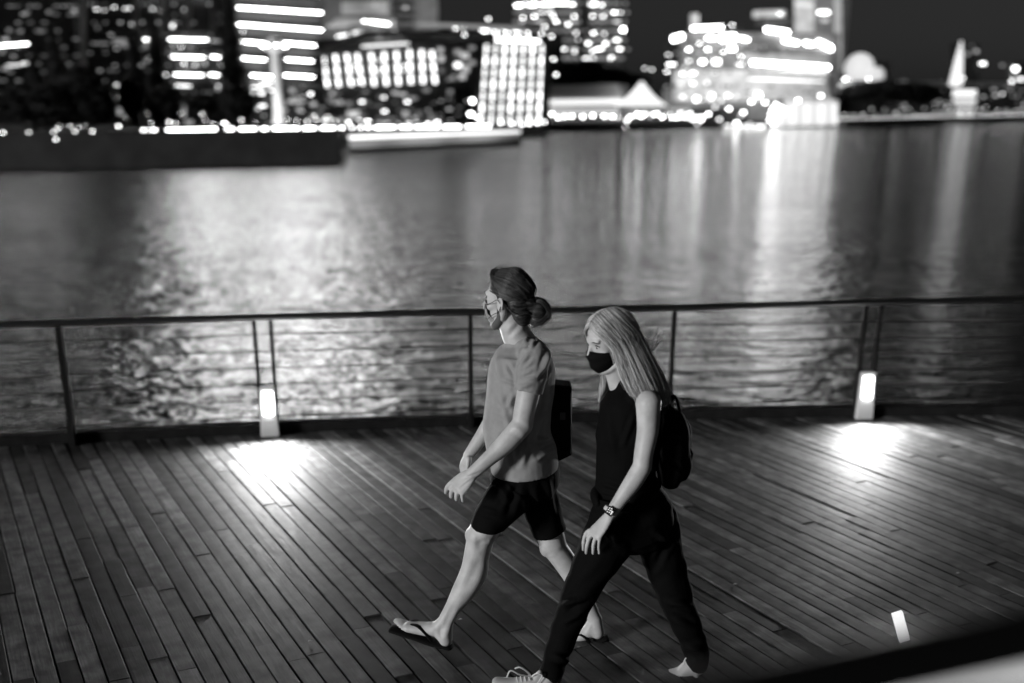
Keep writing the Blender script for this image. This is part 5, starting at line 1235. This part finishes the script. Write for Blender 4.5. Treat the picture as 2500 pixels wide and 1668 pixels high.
m = MB(); m.tube([P(1676, 1024, YW - .07), P(1686, 1050, YW - .07), P(1687, 1090, YW - .07)], [.0025] * 3, n=6, sub=3); m.build('piping', mat('pale_piping', .12, .5), e, True)

# ------------------------------------------------------------------ near parapet, bottom right
def Q(x, y, Yd): return P(x, y, Yd)
e = empty('bridge_parapet', P(2300, 1620, 1.4), 'blurred dark parapet rail with an added glowing highlight band crossing the bottom right corner', 'parapet')
zr = P(2200, 1592, .80).z
def onz(x, y, z):
    d = ray(x, y); t = (z - CAMH) / d.z; return Vector((d.x * t, d.y * t, z))
a, b = onz(1500, 1770, zr), onz(2800, 1490, zr)
MB().tube([a + (a - b) * .6, a, b, b + (b - a) * .5], [(.025, .025)] * 4, n=16).build('top_rail', mat('black_rail_paint', .006, .35), e, True)
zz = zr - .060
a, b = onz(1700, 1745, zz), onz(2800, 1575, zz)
MB().tube([a, b, b + (b - a) * .3], [(.0165, .0165)] * 3, n=14).build('highlight_tube', glow('parapet_highlight_glow', .8), e, True)  # glowing tube put in for the bright highlight along the rail
a, b = onz(1500, 1830, zz - .06), onz(2900, 1640, zz - .06)
m = MB(); m.prism([a, b, b - V3(0, 0, .7), a - V3(0, 0, .7)], V3(0, -.03, 0)); m.build('panel', mat('black_panel', .006, .6), e)
# leaning marker light on the near side of the deck
c = P(2199, 1530, 4.1); e = empty('marker_light', V3(c.x + .04, 4.1, 0), 'small leaning lit marker light near the bottom right corner', 'marker light')
t0, b0 = P(2190, 1496, 4.1), P(2208, 1563, 4.1)
m = MB(); m.tube([b0, t0], [(.026, .018)] * 2, n=4, ref=(1, 1, 0)); 
ax = (t0 - b0).normalized(); Rm = Matrix((V3(1, 0, 0) - ax * ax.x, V3(0, 1, 0), ax)).transposed()
MB().box((t0 + b0) / 2, (.043, .02, (t0 - b0).length), M=Rm).build('lens', glow('marker_lens', .9), e)
MB().prism([b0 + V3(-.03, .012, 0), b0 + V3(.03, .012, 0), V3(b0.x + .10, 4.112, 0), V3(b0.x + .03, 4.112, 0)], V3(0, .03, 0)).build('post', M_steel, e)
# litter on the planks
for x, y, lb in ((1124, 1513, 'tiny pale leaf on the planks just right of the man\'s front ankle'), (2339, 1400, 'tiny crumpled leaf on the dark planks at the right'), (757, 1566, 'tiny pale scrap on the planks at the lower left'), (1795, 1427, 'tiny pale scrap on the planks right of the woman\'s legs')):
    g = onz(x, y, .004); m = MB()
    m.add([g + V3(-.012, 0, 0), g + V3(0, -.006, .004), g + V3(.013, .003, .001), g + V3(0, .007, .006)], [(0, 1, 2), (0, 2, 3), (0, 3, 1), (1, 3, 2)])
    tag(m.build('fallen_leaf', M_lace), lb, 'leaf')
